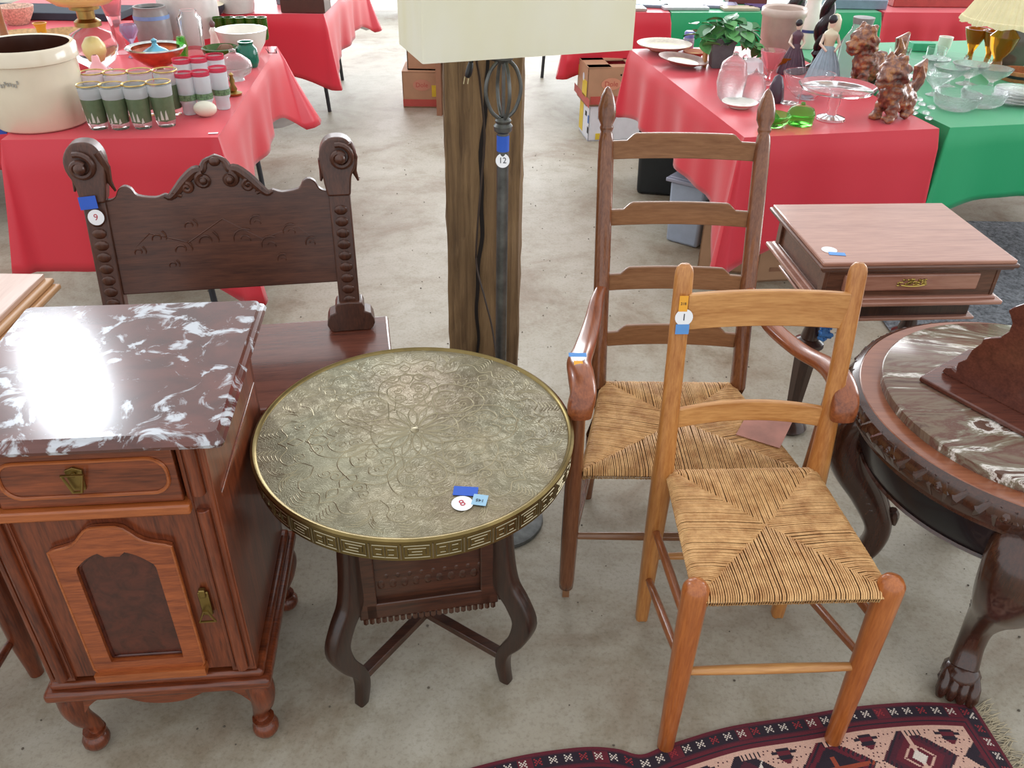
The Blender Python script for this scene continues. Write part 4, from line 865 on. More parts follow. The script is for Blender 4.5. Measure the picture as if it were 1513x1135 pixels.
def tumbler(label, px, py, s=1.0, twin=None):
    o = it('green_tumbler', label, 'glass', px, py, [('glass_body', [(0, 1), (12, 0), (12.5, 3), (14, 8), (17, 60), (16.3, 60), (13.4, 9), (0, 5)], CLR), ('frosted_band', [(16.2, 42), (17.2, 57)], FROST), ('green_band', [(14.2, 9), (16.3, 42)], GBAND), ('white_figures', [(13.3, 10), (13.5, 13), (14.1, 24)], GBAND), ('gold_rim', [(17.2, 59), (17.4, 60.4), (17, 61), (16.4, 60)], GOLDR)], group='green banded tumblers beside the crock', n=20)
    b = B(); k = o['k']; kz = o['kz']; rd = random.Random(int(px))
    for i in range(4):
        t0 = -pi/2-.75+.42*i; w_ = .15; h0 = rd.uniform(16, 26)
        def q(t, h): r_ = (14.2+2.1*(h-9)/33+.3)*k; return (r_*cos(t), r_*sin(t), h*kz)
        b.add([q(t0-w_, 11), q(t0, 11), q(t0+w_, 11), q(t0+w_*.8, h0*.6), q(t0+w_*.2, h0), q(t0-w_*.4, h0*.9), q(t0-w_*.9, h0*.5)], [(0, 1, 2, 3, 4, 5, 6)])
    o2 = [c_ for c_ in kids(o) if c_.name.startswith('white_figures')][0]; me = bpy.data.meshes.new('white_figures'); me.from_pydata(b.v, [], b.f); me.materials.append(WBAND); o2.data = me
    return o
for lab, px, py in (('green and white tumbler touching the cream crock, front row', 147, 189), ('second front-row green tumbler from the crock', 179, 189), ('third front-row green tumbler from the crock', 212, 188), ('front-row green tumbler at the right end of its row', 247, 185),
                    ('back-row green tumbler nearest the crock', 152, 171), ('second back-row green tumbler from the crock', 185, 171), ('third back-row green tumbler from the crock', 219, 169), ('back-row green tumbler at right, beside the pink-rimmed glasses', 256, 168)): tumbler(lab, px, py)
for i, (lab, px, py) in enumerate((('pink-rimmed holly tumbler, front left of its cluster, left of the egg', 282, 168), ('pink-rimmed holly tumbler standing right behind the white egg', 306, 166), ('pink-rimmed holly tumbler at front right of its cluster', 331, 160), ('pink-rimmed holly tumbler at back left of its cluster', 279, 148), ('pink-rimmed holly tumbler at back middle of its cluster', 303, 146), ('pink-rimmed holly tumbler at back right of its cluster', 327, 142))):
    it('holly_tumbler', lab, 'glass', px, py, [('frosted_body', [(0, 0), (9, 0), (10, 3), (10, 14), (12, 17), (12.7, 54), (12, 54), (9, 4)], FROST), ('red_rim', [(12.8, 51), (13, 57), (12.4, 57), (12, 51)], REDR), ('holly_band', [(12.7, 20), (12.9, 28)], HOLLY)], group='pink-rimmed tumblers in a cluster', n=18)
p = G(305, 172, ZT); k = K(p); b = B(); b.ball((0, 0, 11*k), (17*k, 11.5*k, 11.5*k), 24); o = b.out('white_egg', plain('egg_stone', (228, 226, 206), .3, .05), None); o.location = p; o.rotation_euler.z = .1; tag(o, 'white stone egg lying in front of pink-rimmed tumblers', 'egg')
t = it('kerosene_lamp', 'tall oil lamp with yellow bowl shade above a clear glass globe', 'lamp', 148, 108, [('glass_font', [(0, 0), (16, 0), (20, 4), (12, 8), (26, 18), (34, 36), (28, 54), (10, 62), (8, 64)], CLR), ('burner', [(8, 62), (18, 64), (18, 70), (12, 74), (12, 84), (20, 86), (20, 90), (6, 92)], BRS), ('yellow_shade', [(16, 90), (36, 93), (52, 104), (57, 118), (54, 134), (30, 142)], YLW), ('amber_decoration', [(0, 16), (9, 20), (14, 30), (14, 38), (8, 46), (0, 48)], YLW)], n=32)
it('glass_cone', 'small pink satin glass cone shade below the oil lamp globe', 'lampshade', 149, 120, [('glass_cone', [(29, 0), (26, 6), (12, 18), (6, 26), (5, 34), (3, 36)], PKO)])
it('carnival_bowl', 'iridescent orange footed bowl holding a blue lid', 'bowl', 238, 110, [('bowl', [(0, 0), (12, 0), (10, 5), (5, 9), (18, 14), (34, 26), (41, 36), (39, 37), (28, 24), (0, 16)], ORC), ('silver_rim', [(39, 34), (42.5, 37.5), (40, 39), (34, 37)], SILV)], n=32)
it('domed_cover', 'iridescent blue domed lid with knob sitting in orange bowl', 'lid', 232, 84, [('domed_cover', [(27, 0), (25, 4), (14, 11), (5, 15), (3, 19), (4.5, 23), (0, 26)], BLC)], z=.824)
it('lilac_vase', 'small lilac glass vase with ruffled mouth behind the blue lid', 'vase', 199, 84, [('lilac_vase', [(0, 0), (9, 0), (3, 6), (3, 20), (8, 26), (13, 36), (11, 44), (9, 37), (3, 26)], PUR)])
it('pink_vase', 'tall pink iridescent trumpet vase left of the grey crock', 'vase', 180, 78, [('pink_vase', [(0, 0), (13, 0), (9, 8), (7, 20), (8, 40), (12, 58), (17, 74), (15, 74), (8, 50)], PNK)])
it('grey_crock', 'grey stoneware crock with blue band behind the orange bowl', 'crock', 232, 66, [('body', [(0, 0), (23, 0), (25, 10), (25, 40), (22, 48), (23, 52), (20, 52), (18, 40)], GREY), ('blue_band', [(25.3, 36), (25.3, 41)], plain('blue_glaze', (120, 156, 206), .3, .1)), ('mouth', [(18, 48), (0, 46)], plain('black_inside', (24, 24, 26), .8, .1))])
it('large_jug', 'large pale stoneware jug at the back of the left table', 'jug', 285, 52, [('large_jug', [(0, 0), (38, 0), (42, 10), (42, 60), (36, 74), (20, 80)], GREYL)])
it('clear_vase', 'tall clear square-shouldered glass vase beside the green bottles', 'vase', 291, 92, [('clear_vase', [(0, 0), (14, 0), (16, 30), (17, 60), (12, 66), (12, 70), (10, 70), (10, 62), (14, 58), (12, 4), (0, 3)], CLR)], n=16)
it('green_vase', 'slim bright yellow-green glass vase in front of the clear vase', 'vase', 276, 104, [('green_vase', [(0, 0), (16, 0), (14, 4), (5, 9), (6, 20), (8, 34), (6, 46), (4, 46), (3, 12)], GRG)])
it('lidded_candy_bowl', 'clear cut glass lidded candy bowl near the right table edge', 'bowl', 350, 118, [('bowl', [(0, 0), (12, 0), (10, 3), (22, 10), (25, 18), (23, 18), (18, 8)], CLB), ('lid', [(25, 19), (23, 26), (12, 34), (5, 37), (5, 41), (0, 43)], CLB)])
it('pressed_glass_dish', 'low clear pressed glass dish behind the pink-rimmed tumblers', 'dish', 306, 112, [('pressed_glass_dish', [(0, 0), (12, 0), (22, 8), (27, 14), (25, 15), (14, 5), (0, 3)], CLB)])
it('brass_figurine', 'tiny brass bell figurine at table edge right of holly tumblers', 'figurine', 346, 140, [('base', [(0, 0), (11, 0), (12, 3), (5, 5)], BRS), ('figure', [(4, 4), (6, 8), (3, 15), (4, 20), (2, 25), (3.5, 28), (0, 31)], BRS)])
it('white_mixing_bowl', 'large white bowl behind the teal glass at table corner', 'bowl', 362, 82, [('white_mixing_bowl', [(0, 0), (20, 0), (22, 3), (32, 18), (36, 34), (37, 36), (35, 36), (30, 18), (18, 6), (0, 4)], WHT)], n=36)
for i, (lab, px) in enumerate((('green bottle-glass tumbler at left end of the back row', 327), ('second green bottle-glass tumbler from the left, back row', 343), ('middle green bottle-glass tumbler of the back row', 359), ('fourth green bottle-glass tumbler from left, back row', 375), ('green bottle-glass tumbler at right end of back row', 390))):
    it('green_goblet', lab, 'glass', px, 58, [('green_goblet', [(0, 0), (7, 0), (8, 4), (8.4, 30), (7.6, 30), (7, 5)], DGR)], group='green tumblers in a row at the back', n=14)
it('green_glass_bowl', 'dark green glass bowl in front of the white bowl', 'bowl', 330, 98, [('green_glass_bowl', [(0, 0), (12, 0), (22, 12), (27, 26), (24, 27), (18, 14), (0, 5)], DGR)])
it('teal_jar', 'teal green glass jar in front of the white bowl', 'jar', 368, 98, [('teal_jar', [(0, 0), (13, 0), (16, 8), (15, 24), (10, 30), (11, 34), (9, 34), (8, 28)], TEAL)])
it('round_wood_plaque', 'small round brown wooden disc leaning among green glass', 'plaque', 338, 94, [('round_wood_plaque', [(0, 0), (10, 0), (16, 8), (16, 18), (8, 26), (0, 27)], plain('brown_disc', (140, 100, 80), .5, .1))], sy=.25)
it('white_figurine', 'slim white figurine with dark hair behind the white bowl', 'figurine', 320, 76, [('robe', [(0, 0), (8, 0), (7, 10), (5, 22), (6, 28), (3, 33)], WHT), ('head', [(2, 32), (4, 36), (4, 39), (0, 43)], plain('brown_hair', (110, 80, 80), .5, .1))])
b = B(); p = G(403, 80, ZT); 
for s_ in (-1, 1): b.tube([(s_*.02, 0, .004), (s_*.024, .01, .05), (s_*.02, .0, .004), (s_*.022, -.03, .03)], .002, 6)
b.tube([(-.02, 0, .006), (.02, 0, .006)], .002, 6); o = b.out('wire_plate_stand', LEGM); o.location = p; tag(o, 'small dark wire plate stand at the far corner of table', 'stand')
it('yellow_bud_vase', 'short amber-yellow vase behind the cream crock', 'vase', 66, 62, [('yellow_bud_vase', [(0, 0), (8, 0), (6, 8), (7, 20), (10, 26), (8, 26)], plain('amber_yellow', (220, 160, 50), .3, .1))])
it('wicker_basket', 'flat tan wicker basket behind the oil lamp', 'basket', 100, 62, [('wicker_basket', [(0, 0), (28, 0), (34, 14), (32, 15), (24, 4), (0, 3)], TAN)])
it('woven_tray', 'wide straw-coloured woven tray behind the cream crock', 'tray', 35, 60, [('woven_tray', [(0, 0), (36, 0), (44, 8), (42, 9), (34, 3), (0, 2)], TAN)])
it('wooden_candlestick', 'slanting brown wooden stick rising behind the cream crock', 'stick', 10, 62, [('wooden_candlestick', [(0, 0), (10, 0), (6, 5), (5, 30), (6, 60), (4, 70)], plain('stick_wood', (150, 100, 62), .5, .1))])
it('flowered_bowl', 'pink and yellow flowered bowl at top left edge', 'bowl', 28, 35, [('flowered_bowl', [(0, 0), (14, 0), (24, 16), (26, 24), (24, 24), (12, 6)], plain('flower_print', (206, 170, 150), .4, .4, 90))])
p = G(40, 22, ZT); b = B(); b.box((0, 0, .02), (1.2, .30, .04)); o = b.out('black_display_tray', plain('black_velvet', (44, 54, 66), .7, .1), bevel=.004); o.location = p; tag(o, 'long dark slate tray across the back of the left table', 'tray')
p = G(315, 197, ZT); b = B(); b.box((0, 0, .0008), (.035, .014, .001), rz=.2); o = b.out('paper_slip', PAPER); o.location = p; tag(o, 'tiny white paper slip on the red cloth near the front corner', 'paper')
p = G(2, 186, ZT); b = B(); b.box((-.02, 0, .02), (.06, .02, .1), rz=.3); o = b.out('blue_leaflet', BLUE); o.location = p; tag(o, 'small blue card peeping out left of the cream crock', 'card')
# far left table
it('white_crock', 'white stoneware crock on the far left red table', 'crock', 352, 17, [('white_crock', [(0, 0), (23, 0), (25, 8), (25, 40), (22, 42)], GREYL)])
p = G(453, 15, ZT); b = B(); b.box((0, 0, .06), (.27, .2, .12)); o = b.out('dark_wooden_box', plain('dark_box_wood', (78, 52, 44), .4, .1), bevel=.004); o.location = p; tag(o, 'dark brown wooden box near the corner of far left table', 'box')
p = G(418, 6, ZT); b = B(); b.box((0, 0, .03), (.07, .05, .06)); o = b.out('small_grey_tin', plain('tin', (130, 150, 158), .3, .1), bevel=.003); o.location = p; tag(o, 'small blue-grey tin on the far left table', 'tin')
it('black_hat_tray', 'black oval tray with cream lace top behind the clear vase', 'tray', 306, 22, [('tray', [(0, 0), (20, 0), (26, 8), (26, 14)], plain('black_tray', (40, 44, 54), .5, .1)), ('cream_top', [(26, 14), (18, 18), (0, 19)], plain('cream_lace', (222, 208, 180), .7, .1))])

# right table: plates, plant, glass
def plate(name, label, px, py, r, mats, tilt=(0, 0), z=ZT, oval=1.0, rz=0, h=7):
    p = G(px, py, z); k = K(p); t = thing(name, label, 'plate', p, rz); M = Matrix.Rotation(tilt[0], 4, 'X')@Matrix.Rotation(tilt[1], 4, 'Y')
    lo = r*k*abs(sin(tilt[0]))+r*k*abs(sin(tilt[1]))
    for nm, prof, m in (('rim', [(r*.62, 3), (r*.8, h*.6), (r, h), (r*1.01, h+1), (r*.98, h+1.2), (r*.78, h*.6+1.2), (r*.6, 3.6)], mats[0]), ('well', [(0, 3.2), (r*.62, 3.8)], mats[1]), ('underside', [(0, 0), (r*.55, 0), (r*.62, 3)], mats[0])):
        b = B(); b.lathe([(max(a_*k, 1e-4), hh*k) for a_, hh in prof], n=36, sx=oval, close=False); b.xf(Matrix.Translation((0, 0, lo))@M); b.out(nm, m, t)
    return t
PL1 = plain('painted_plate_rim', (214, 204, 186), .5, .14, 60); PL1W = plain('painted_fruit_centre', (226, 214, 170), .5, .2, 24); PL2 = plain('mauve_plate_glaze', (150, 112, 100), .5, .3, 22); PL2W = plain('painted_leaf_centre', (176, 158, 108), .3, .4, 26); TERR = plain('terracotta', (206, 138, 108), .5, .1)
plate('shallow_terracotta_dish', 'terracotta-edged dish underneath the painted fruit plate', 981, 74, 38, [TERR, TERR])
plate('painted_plate', 'large scalloped cream plate with painted fruit, left end of right table', 981, 72, 40, [PL1, PL1W], z=ZT+.022)
plate('mauve_platter', 'oval mauve and green platter leaning down toward table edge', 1008, 98, 35, [PL2, PL2W], tilt=(.0, .10), rz=-.2, oval=1.05)
plate('small_yellow_dish', 'small yellow wooden-rimmed dish beside the planter', 1026, 84, 17, [TERR, YLW])
p = G(1040, 97, ZT); b = B(); b.box((0, 0, .035), (.014, .06, .08)); o = b.out('wooden_easel', plain('easel_wood', (176, 116, 62), .4, .1), bevel=.002); o.location = p; tag(o, 'small upright orange-brown wooden easel piece beside planter', 'easel')
it('purple_lidded_jar', 'small clear jar with a violet-blue lid left of the plant', 'jar', 1016, 74, [('jar', [(0, 0), (7, 0), (8, 4), (8, 16), (6, 18)], PUR), ('blue_lid', [(7, 17), (7.5, 24), (6, 26), (0, 26)], plain('violet_lid', (110, 110, 176), .4, .05))])
pl = it('potted_plant', 'green leafy pothos plant in square dark grey planter', 'plant', 1062, 98, [('planter', [(0, 0), (18, 0), (24, 40), (22, 40), (20, 30), (0, 30)], plain('grey_planter', (96, 100, 102), .5, .15)), ('soil', [(20, 33), (0, 35)], plain('soil', (48, 36, 28), .9, .2))], n=4, rz=pi/4)
LF = [plain('leaf_dark', (70, 132, 80), .35, .2, 30), plain('leaf_mid', (100, 166, 96), .35, .2, 30), plain('leaf_pale', (142, 178, 148), .35, .15, 30)]
k = pl['k']; lm = []
for m in LF:
    b = B(); vs = []; fs = []
    for j, (u, w_) in enumerate(((0, 0), (.18, .30), (.4, .42), (.62, .36), (.82, .2), (1, 0))):
        for s_ in (-1, 0, 1): vs.append((s_*w_, u, -.35*(u-.3)**2+(.09*abs(s_))))
    fs = [(j*3+i, j*3+i+1, (j+1)*3+i+1, (j+1)*3+i) for j in range(5) for i in range(2)]
    b.add(vs, fs); o = b.out('leaf', m, pl, recalc=False); lm.append(o)
rd = random.Random(11); first = [True]*3
for i in range(78):
    mi = rd.choice((0, 0, 1, 1, 2)); L = rd.uniform(.060, .092)
    th_, ph_ = rd.uniform(0, 2*pi), rd.uniform(-.15, 1.45); R3 = rd.uniform(.45, 1.0)
    x, y, z = (.14*R3*cos(ph_)*cos(th_), .09*R3*cos(ph_)*sin(th_), .115+.105*sin(ph_)*R3)
    if i < 5: x, y, z = -.13-.01*i*.6, -.03+.02*i, .10+.02*i
    if 5 <= i < 8: x, y, z = .16+.02*(i-5), -.03, .10-.012*(i-5)
    o = lm[mi] if first[mi] else lm[mi].copy()
    if not first[mi]: C.objects.link(o)
    first[mi] = False; o.parent = pl; o.location = Matrix.Rotation(-pi/4, 3, 'Z')@Vector((x+.03, y, z)); o.scale = (L, L, L); o.rotation_euler = (rd.uniform(-.9, .5), rd.uniform(-.5, .5), th_-pi/2-pi/4+rd.uniform(-.6, .6))
b = B()
for i in range(12): t = i*.52; b.tube([(0, 0, .09), (.03*cos(t), .03*sin(t), .13), (.075*cos(t), .075*sin(t), .14+.03*sin(i))], .0018, 4)
b.out('stem', LF[0], pl)
it('pinkish_crock', 'pale pinkish stoneware crock with ear handles behind the plant', 'crock', 1146, 90, [('pinkish_crock', [(0, 0), (24, 0), (26, 10), (30, 60), (32, 62), (32, 70), (30, 72), (26, 70), (22, 10)], plain('pinkish_stoneware', (206, 184, 172), .35, .06))], n=32)
it('cheese_jar', 'clear cut glass lidded jar with rounded knob, left one of a pair', 'jar', 1077, 148, [('jar', [(0, 0), (13, 0), (18, 6), (22, 24), (20, 40), (17, 44)], CLB), ('lid', [(19, 44), (17, 52), (9, 58), (4, 61), (4, 65), (0, 67)], CLB)])
it('cut_glass_jar', 'shorter clear cut glass jar with knob beside the taller one', 'jar', 1110, 150, [('jar', [(0, 0), (12, 0), (16, 6), (18, 20), (15, 30)], CLB), ('lid', [(15, 30), (10, 37), (4, 40), (0, 46)], CLB)])
plate('white_saucer', 'small white saucer with dark rim under the cut glass jars', 1092, 158, 26, [WHT, WHT])
t = thing('butter_dish', 'rectangular clear glass butter dish with round knob before planter', 'dish', G(1097, 112, ZT), .1); k = K(t.location)
b = B(); b.box((0, 0, .007), (62*k, 34*k, .012)); b.out('tray', CLR, t, bevel=.003)
b = B(); b.box((0, 0, .045), (54*k, 28*k, .06), taper=.9); b.out('cover', FROST, t, bevel=.008); b = B(); b.ball((0, 0, .084), .013, 12); b.out('knob', CLR, t)
it('pink_goblet', 'pale pink stemmed glass goblet in front of pinkish crock', 'goblet', 1134, 124, [('pink_goblet', [(0, 0), (13, 0), (3, 4), (2.5, 14), (6, 20), (14, 32), (18, 46), (16.5, 46), (5, 21)], PNK)])
it('dark_cone_vase', 'dark plum cone-shaped vase behind the armchair finial', 'vase', 1144, 150, [('dark_cone_vase', [(0, 0), (12, 0), (13, 4), (10, 22), (6, 34), (0, 38)], plain('plum_glaze', (70, 52, 66), .3, .1))])
it('amber_bowl', 'small amber glass bowl beside the dark-haired figurine', 'bowl', 1156, 106, [('amber_bowl', [(0, 0), (7, 0), (5, 4), (16, 14), (19, 22), (17, 22), (4, 6)], AMB)])
it('green_juicer', 'bright green glass juicer with side handle behind armchair finial', 'juicer', 1142, 186, [('bowl', [(0, 0), (14, 0), (20, 6), (24, 16), (22, 17), (16, 8), (0, 4)], GRG), ('cone', [(12, 5), (6, 14), (0, 20)], GRG)])
it('green_candy_dish', 'light green lidded glass dish right of the juicer', 'dish', 1181, 183, [('bowl', [(0, 0), (18, 0), (19, 3), (20, 14), (18, 15), (17, 3)], GRG), ('lid', [(20, 15), (17, 22), (8, 26), (3, 27), (3, 30), (0, 31)], GRG)])
it('clear_tumbler', 'low clear straight-sided glass bowl behind the green juicer', 'bowl', 1166, 152, [('clear_tumbler', [(0, 0), (14, 0), (16, 20), (15, 20), (13, 2)], CLR)])
it('wide_glass_bowl', 'wide clear thin glass bowl behind the cake stand', 'bowl', 1190, 145, [('wide_glass_bowl', [(0, 0), (14, 0), (30, 14), (38, 34), (36.5, 34), (28, 15), (12, 3)], CLR)])
it('cake_stand', 'clear glass pedestal cake stand near the front edge', 'cake stand', 1227, 176, [('foot', [(0, 0), (21, 0), (20, 3), (7, 7), (6, 14), (9, 22), (9, 34), (14, 40)], CLR), ('plate', [(0, 40), (50, 41), (55, 47), (53.5, 47), (49, 43), (0, 42)], CLR)], n=40)
SKIN = plain('porcelain_skin', (226, 204, 184), .3, .04); HAIR = plain('black_hair', (36, 34, 40), .4, .1)
def lady(label, px, py, s, skirt, bodice, veil=None):
    t = it('lady_figurine', label, 'figurine', px, py, [('skirt', [(0, 0), (26*s, 0), (27*s, 3*s), (20*s, 24*s), (11*s, 44*s), (7*s, 52*s)], skirt), ('bodice', [(7*s, 50*s), (8*s, 58*s), (11*s, 66*s), (9*s, 70*s), (4*s, 73*s), (3*s, 76*s)], bodice), ('head', [(2.5*s, 74*s), (5*s, 79*s), (5.5*s, 84*s), (4*s, 89*s), (0, 91*s)], SKIN)], sy=.8)
    k = t['k']; kz = t['kz']; b = B(); b.ball((-1.5*s*k, -.5*s*k, 86.5*s*kz), (6.6*s*k, 5.6*s*k, 6.5*s*kz), 12); b.out('hair', HAIR, t)
    for s_ in (-1, 1): b = B(); b.tube([(s_*9*s*k, 0, 66*s*kz), (s_*14*s*k, -4*s*k, 54*s*kz), (s_*6*s*k, -13*s*k, 46*s*kz)], [3*s*k, 2.4*s*k, 1.6*s*k], 8); b.out('arm', SKIN, t)
    b = B()
    for i in range(9): a_ = -pi/2+(i-4)*.35; b.tube([(26.5*s*k*cos(a_), 21*s*k*sin(a_), 1*kz), (19.5*s*k*cos(a_), 15.6*s*k*sin(a_), 25*s*kz), (8*s*k*cos(a_), 6*s*k*sin(a_), 50*s*kz)], [2*s*k, 1.6*s*k, .8*s*k], 6)
    b.out('skirt_folds', skirt, t)
    if veil: b = B(); b.lathe([(5*s*k, 60*s*kz), (9*s*k, 74*s*kz), (8.5*s*k, 86*s*kz), (5*s*k, 92*s*kz), (1e-4, 94*s*kz)], (4*k, 5*s*k, 0), 16, close=False); b.out('veil', veil, t)
    return t
BLU = plain('pale_blue_gown', (150, 172, 184), .35, .12, 30); CRB = plain('cream_bodice', (218, 208, 178), .35, .05)
lady('porcelain lady in pale blue gown and cream veil behind the cake stand', 1213, 122, .98, BLU, CRB, CRB)
lady('porcelain lady in dark plum dress with black hair by the crock', 1168, 108, .78, plain('plum_dress', (88, 62, 78), .4, .2, 40), plain('plum_bodice', (96, 66, 80), .4, .1))
def cstick(label, px, py, h):
    DW = plain('ebony_wood', (38, 26, 30), .25, .1)
    t = it('twisted_candlestick', label, 'candlestick', px, py, [('foot', [(0, 0), (17, 0), (18, 5), (9, 10), (7, 18), (12, 24), (8, 30), (6, 34)], DW), ('cup', [(5, h-12), (11, h-8), (12, h), (6, h+2)], DW)])
    k = t['k']; kz = t['kz']; b = B(); 
    for q in range(2): b.tube([(4*k*cos(i*.32+q*pi), 4*k*sin(i*.32+q*pi), (30+(h-40)*i/30)*kz) for i in range(31)], [(6.5+3.5*sin(pi*min(1, i/18)))*k for i in range(31)], 10)
    b.out('twisted_stem', DW, t)
cstick('dark twisted wooden candlestick behind the blue-gowned figurine', 1205, 105, 120); cstick('dark twisted wooden candlestick standing behind the pinkish crock', 1168, 58, 90)
it('blue_white_jug', 'tall white jug with blue bands between the two candlesticks', 'jug', 1190, 70, [('body', [(0, 0), (13, 0), (17, 14), (16, 44), (10, 60), (13, 76), (11, 76)], WHT), ('blue_band', [(17.2, 22), (17.3, 26)], plain('navy_band', (60, 74, 130), .3, .1))])
it('glass_carboy', 'tall clear glass bottle jar with grey cap beside the carved lion', 'jar', 1256, 118, [('bottle', [(0, 0), (22, 0), (25, 8), (25, 50), (14, 68), (13, 78)], glass('carboy_glass', (226, 214, 222), .05, .85, 1.2)), ('cap', [(14, 76), (15, 84), (0, 85)], GREY)])
# resin carved guardian lions
LI = N('mottled_resin'); LI.set(Roughness=.3, Coat__Weight=.3); f = LI.noise(LI.map(), 26, 5, .7, .6); g = LI.noise(LI.map(), 60, 4)
LI.l(LI.ramp(f, [(.32, lin((72, 44, 40))), (.5, lin((136, 88, 70))), (.62, lin((178, 120, 72))), (.72, lin((150, 116, 108)))]), LI.b.inputs['Base Color']); LI.bump(g, .8, .006)
LTX = bpy.data.textures.new('carved_relief', 'STUCCI'); LTX.noise_scale = .02
def rough(q):
    m = q.modifiers.new('relief', 'DISPLACE'); m.texture = LTX; m.strength = .018; m.mid_level = .5
def lion(label, px, py, s, rz):
    p = G(px, py, ZT); k = K(p)*s; t = thing('carved_lion', label, 'sculpture', p, rz); rd = random.Random(int(px)); b = B()
    def bl(x, y, z, r): b.ball((x*k, y*k, z*k), tuple(v*k for v in (r if isinstance(r, tuple) else (r, r, r))), 10)
    bl(0, 0, 24, (22, 15, 18)); bl(14, 0, 30, (14, 15, 18)); bl(-14, 0, 20, (14, 14, 15)); bl(18, 0, 44, (12, 12, 12))
    for x, y in ((14, -10), (18, 9), (-14, -10), (-16, 9)): bl(x, y, 12, (7, 6, 12)); bl(x+5, y, 4, (8, 6, 4.5))
    q = b.out('body', LI.m, t); q.modifiers.new('blend', 'REMESH').voxel_size = .005; q.modifiers['blend'].use_smooth_shade = True; rough(q)
    b = B(); bl(24, 0, 54, (15, 14, 14)); bl(36, 0, 50, (9, 9, 6)); bl(34, 0, 42, (8, 8, 3.5))
    for i in range(16): a_ = i*.6; bl(18+rd.uniform(-4, 4), 13*cos(a_), 52+13*sin(a_), 4.5+rd.random()*2)
    for y in (-9, 9): bl(20, y, 67, (3, 4, 6)); bl(35, y*.5, 57, 3)
    q = b.out('head', LI.m, t); m = q.modifiers.new('blend', 'REMESH'); m.voxel_size = .0045; m.use_smooth_shade = True; rough(q)
    b = B(); b.tube([(-24*k, 0, 26*k), (-34*k, 0, 36*k), (-32*k, 0, 52*k), (-40*k, 0, 60*k)], [6*k, 7*k, 8*k, 1.5*k], 8, (0, 1, 0))
    b.tube([(-24*k, 2*k, 30*k), (-30*k, 5*k, 44*k), (-24*k, 6*k, 56*k)], [4*k, 5*k, 1*k], 8, (0, 1, 0)); b.out('tail', LI.m, t); return t
lion('reddish resin guardian lion sculpture behind, next to the glass bottle', 1283, 128, 1.22, pi+.30); lion('brown resin guardian lion sculpture in front, tail up, near green cloth', 1318, 174, 1.28, pi+.62)
# green table glassware
for i, (lab, px, py, s) in enumerate((('clear cut glass bowl at front left of the green table', 1410, 160, 1.0), ('clear cut glass bowl at front, second from the left', 1449, 156, .95))):
    it('cut_glass_bowl', lab, 'bowl', px, py, [('cut_glass_bowl', [(0, 0), (22*s, 0), (30*s, 6), (34*s, 18), (32*s, 22), (30*s, 18), (22*s, 6), (0, 4)], CLB)], group='cut glass bowls on the green table', n=28)
for i, (lab, px, py) in enumerate((('lowest clear glass plate of the stack at right edge', 1503, 152), ('second clear glass plate up in the right edge stack', 1503, 152), ('third clear glass plate up in the right edge stack', 1503, 152), ('top clear glass plate of the stack at right edge', 1503, 152))):
    q = it('glass_plate', lab, 'plate', px, py, [('glass_plate', [(0, 0), (24, 0), (36, 5), (35, 6.5), (22, 2), (0, 2)], CLB)], group='clear glass plates stacked at right edge', z=ZT); q.location.z += .013*i
for i, (lab, px, py, s) in enumerate((('stemmed clear sherbet glass behind the front left bowl', 1398, 128, 1.0), ('stemmed clear sherbet glass, middle of the three behind the bowls', 1427, 124, 1.05), ('stemmed clear sherbet glass below the amber vases', 1462, 130, 1.0), ('small stemmed sherbet glass right of front carved lion', 1378, 140, .75), ('stemmed sherbet glass behind the small one near carved lion', 1376, 116, .8))):
    it('sherbet_glass', lab, 'glass', px, py, [('sherbet_glass', [(0, 0), (14*s, 0), (4*s, 3), (3*s, 8), (8*s, 12), (20*s, 20), (25*s, 28), (23.5*s, 28), (8*s, 14)], CLB)], group='stemmed sherbet glasses on the green table', n=20)
for i, (lab, px, py, r, h) in enumerate((('clear pale blue glass jar behind the carved lions', 1322, 108, 15, 34), ('wide clear glass bowl behind the sherbet glasses', 1352, 112, 24, 26), ('clear glass tumbler between wide bowl and white cup', 1378, 98, 14, 26), ('clear glass basin below the white cup', 1402, 100, 22, 18), ('squat clear bowl directly under the pleated lamp', 1440, 102, 18, 14))):
    it('clear_glass_vessel', lab, 'bowl', px, py, [('clear_glass_vessel', [(0, 0), (r*.7, 0), (r*.95, 6), (r, h), (r*.93, h), (r*.88, 7), (0, 3)], CLR)], n=22)
b = B(); rd = random.Random(21)
for i, (px, py) in enumerate(((1352, 160), (1362, 155), (1368, 168), (1358, 148), (1372, 176), (1350, 168), (1376, 160))):
    it('glass_stopper', 'tiny clear glass stopper on green cloth, %s of seven counted from the lion outward' % ('first', 'third', 'fourth', 'second', 'sixth', 'fifth', 'seventh')[i], 'stopper', px, py, [('glass_stopper', [(0, 0), (5, 0), (6, 2), (3, 4), (0, 5)], CLB)], group='tiny clear stoppers scattered on the green cloth', n=10)
it('white_cup', 'shiny white cup in front of the pink far cloth', 'cup', 1392, 78, [('white_cup', [(0, 0), (6, 0), (9, 8), (10, 22), (8.5, 22), (7, 6)], WHT)])
p = G(1360, 74, ZT); b = B(); b.box((0, 0, .02), (.12, .07, .04)); o = b.out('green_box', plain('green_card', (70, 172, 130), .5, .08), bevel=.003); o.location = p; tag(o, 'small flat green box left of the white cup', 'box')
PLS = plain('pleated_shade', (232, 222, 178), .7, .06); tl = it('pleated_lamp', 'table lamp with cream pleated shade and amber glass base at right edge', 'lamp', 1468, 108, [('amber_base', [(0, 0), (20, 0), (22, 5), (8, 12), (6, 20), (16, 34), (20, 50), (10, 60), (5, 66), (4, 78)], AMB), ('brass_fitting', [(5, 60), (7, 64), (4, 82)], BRS)])
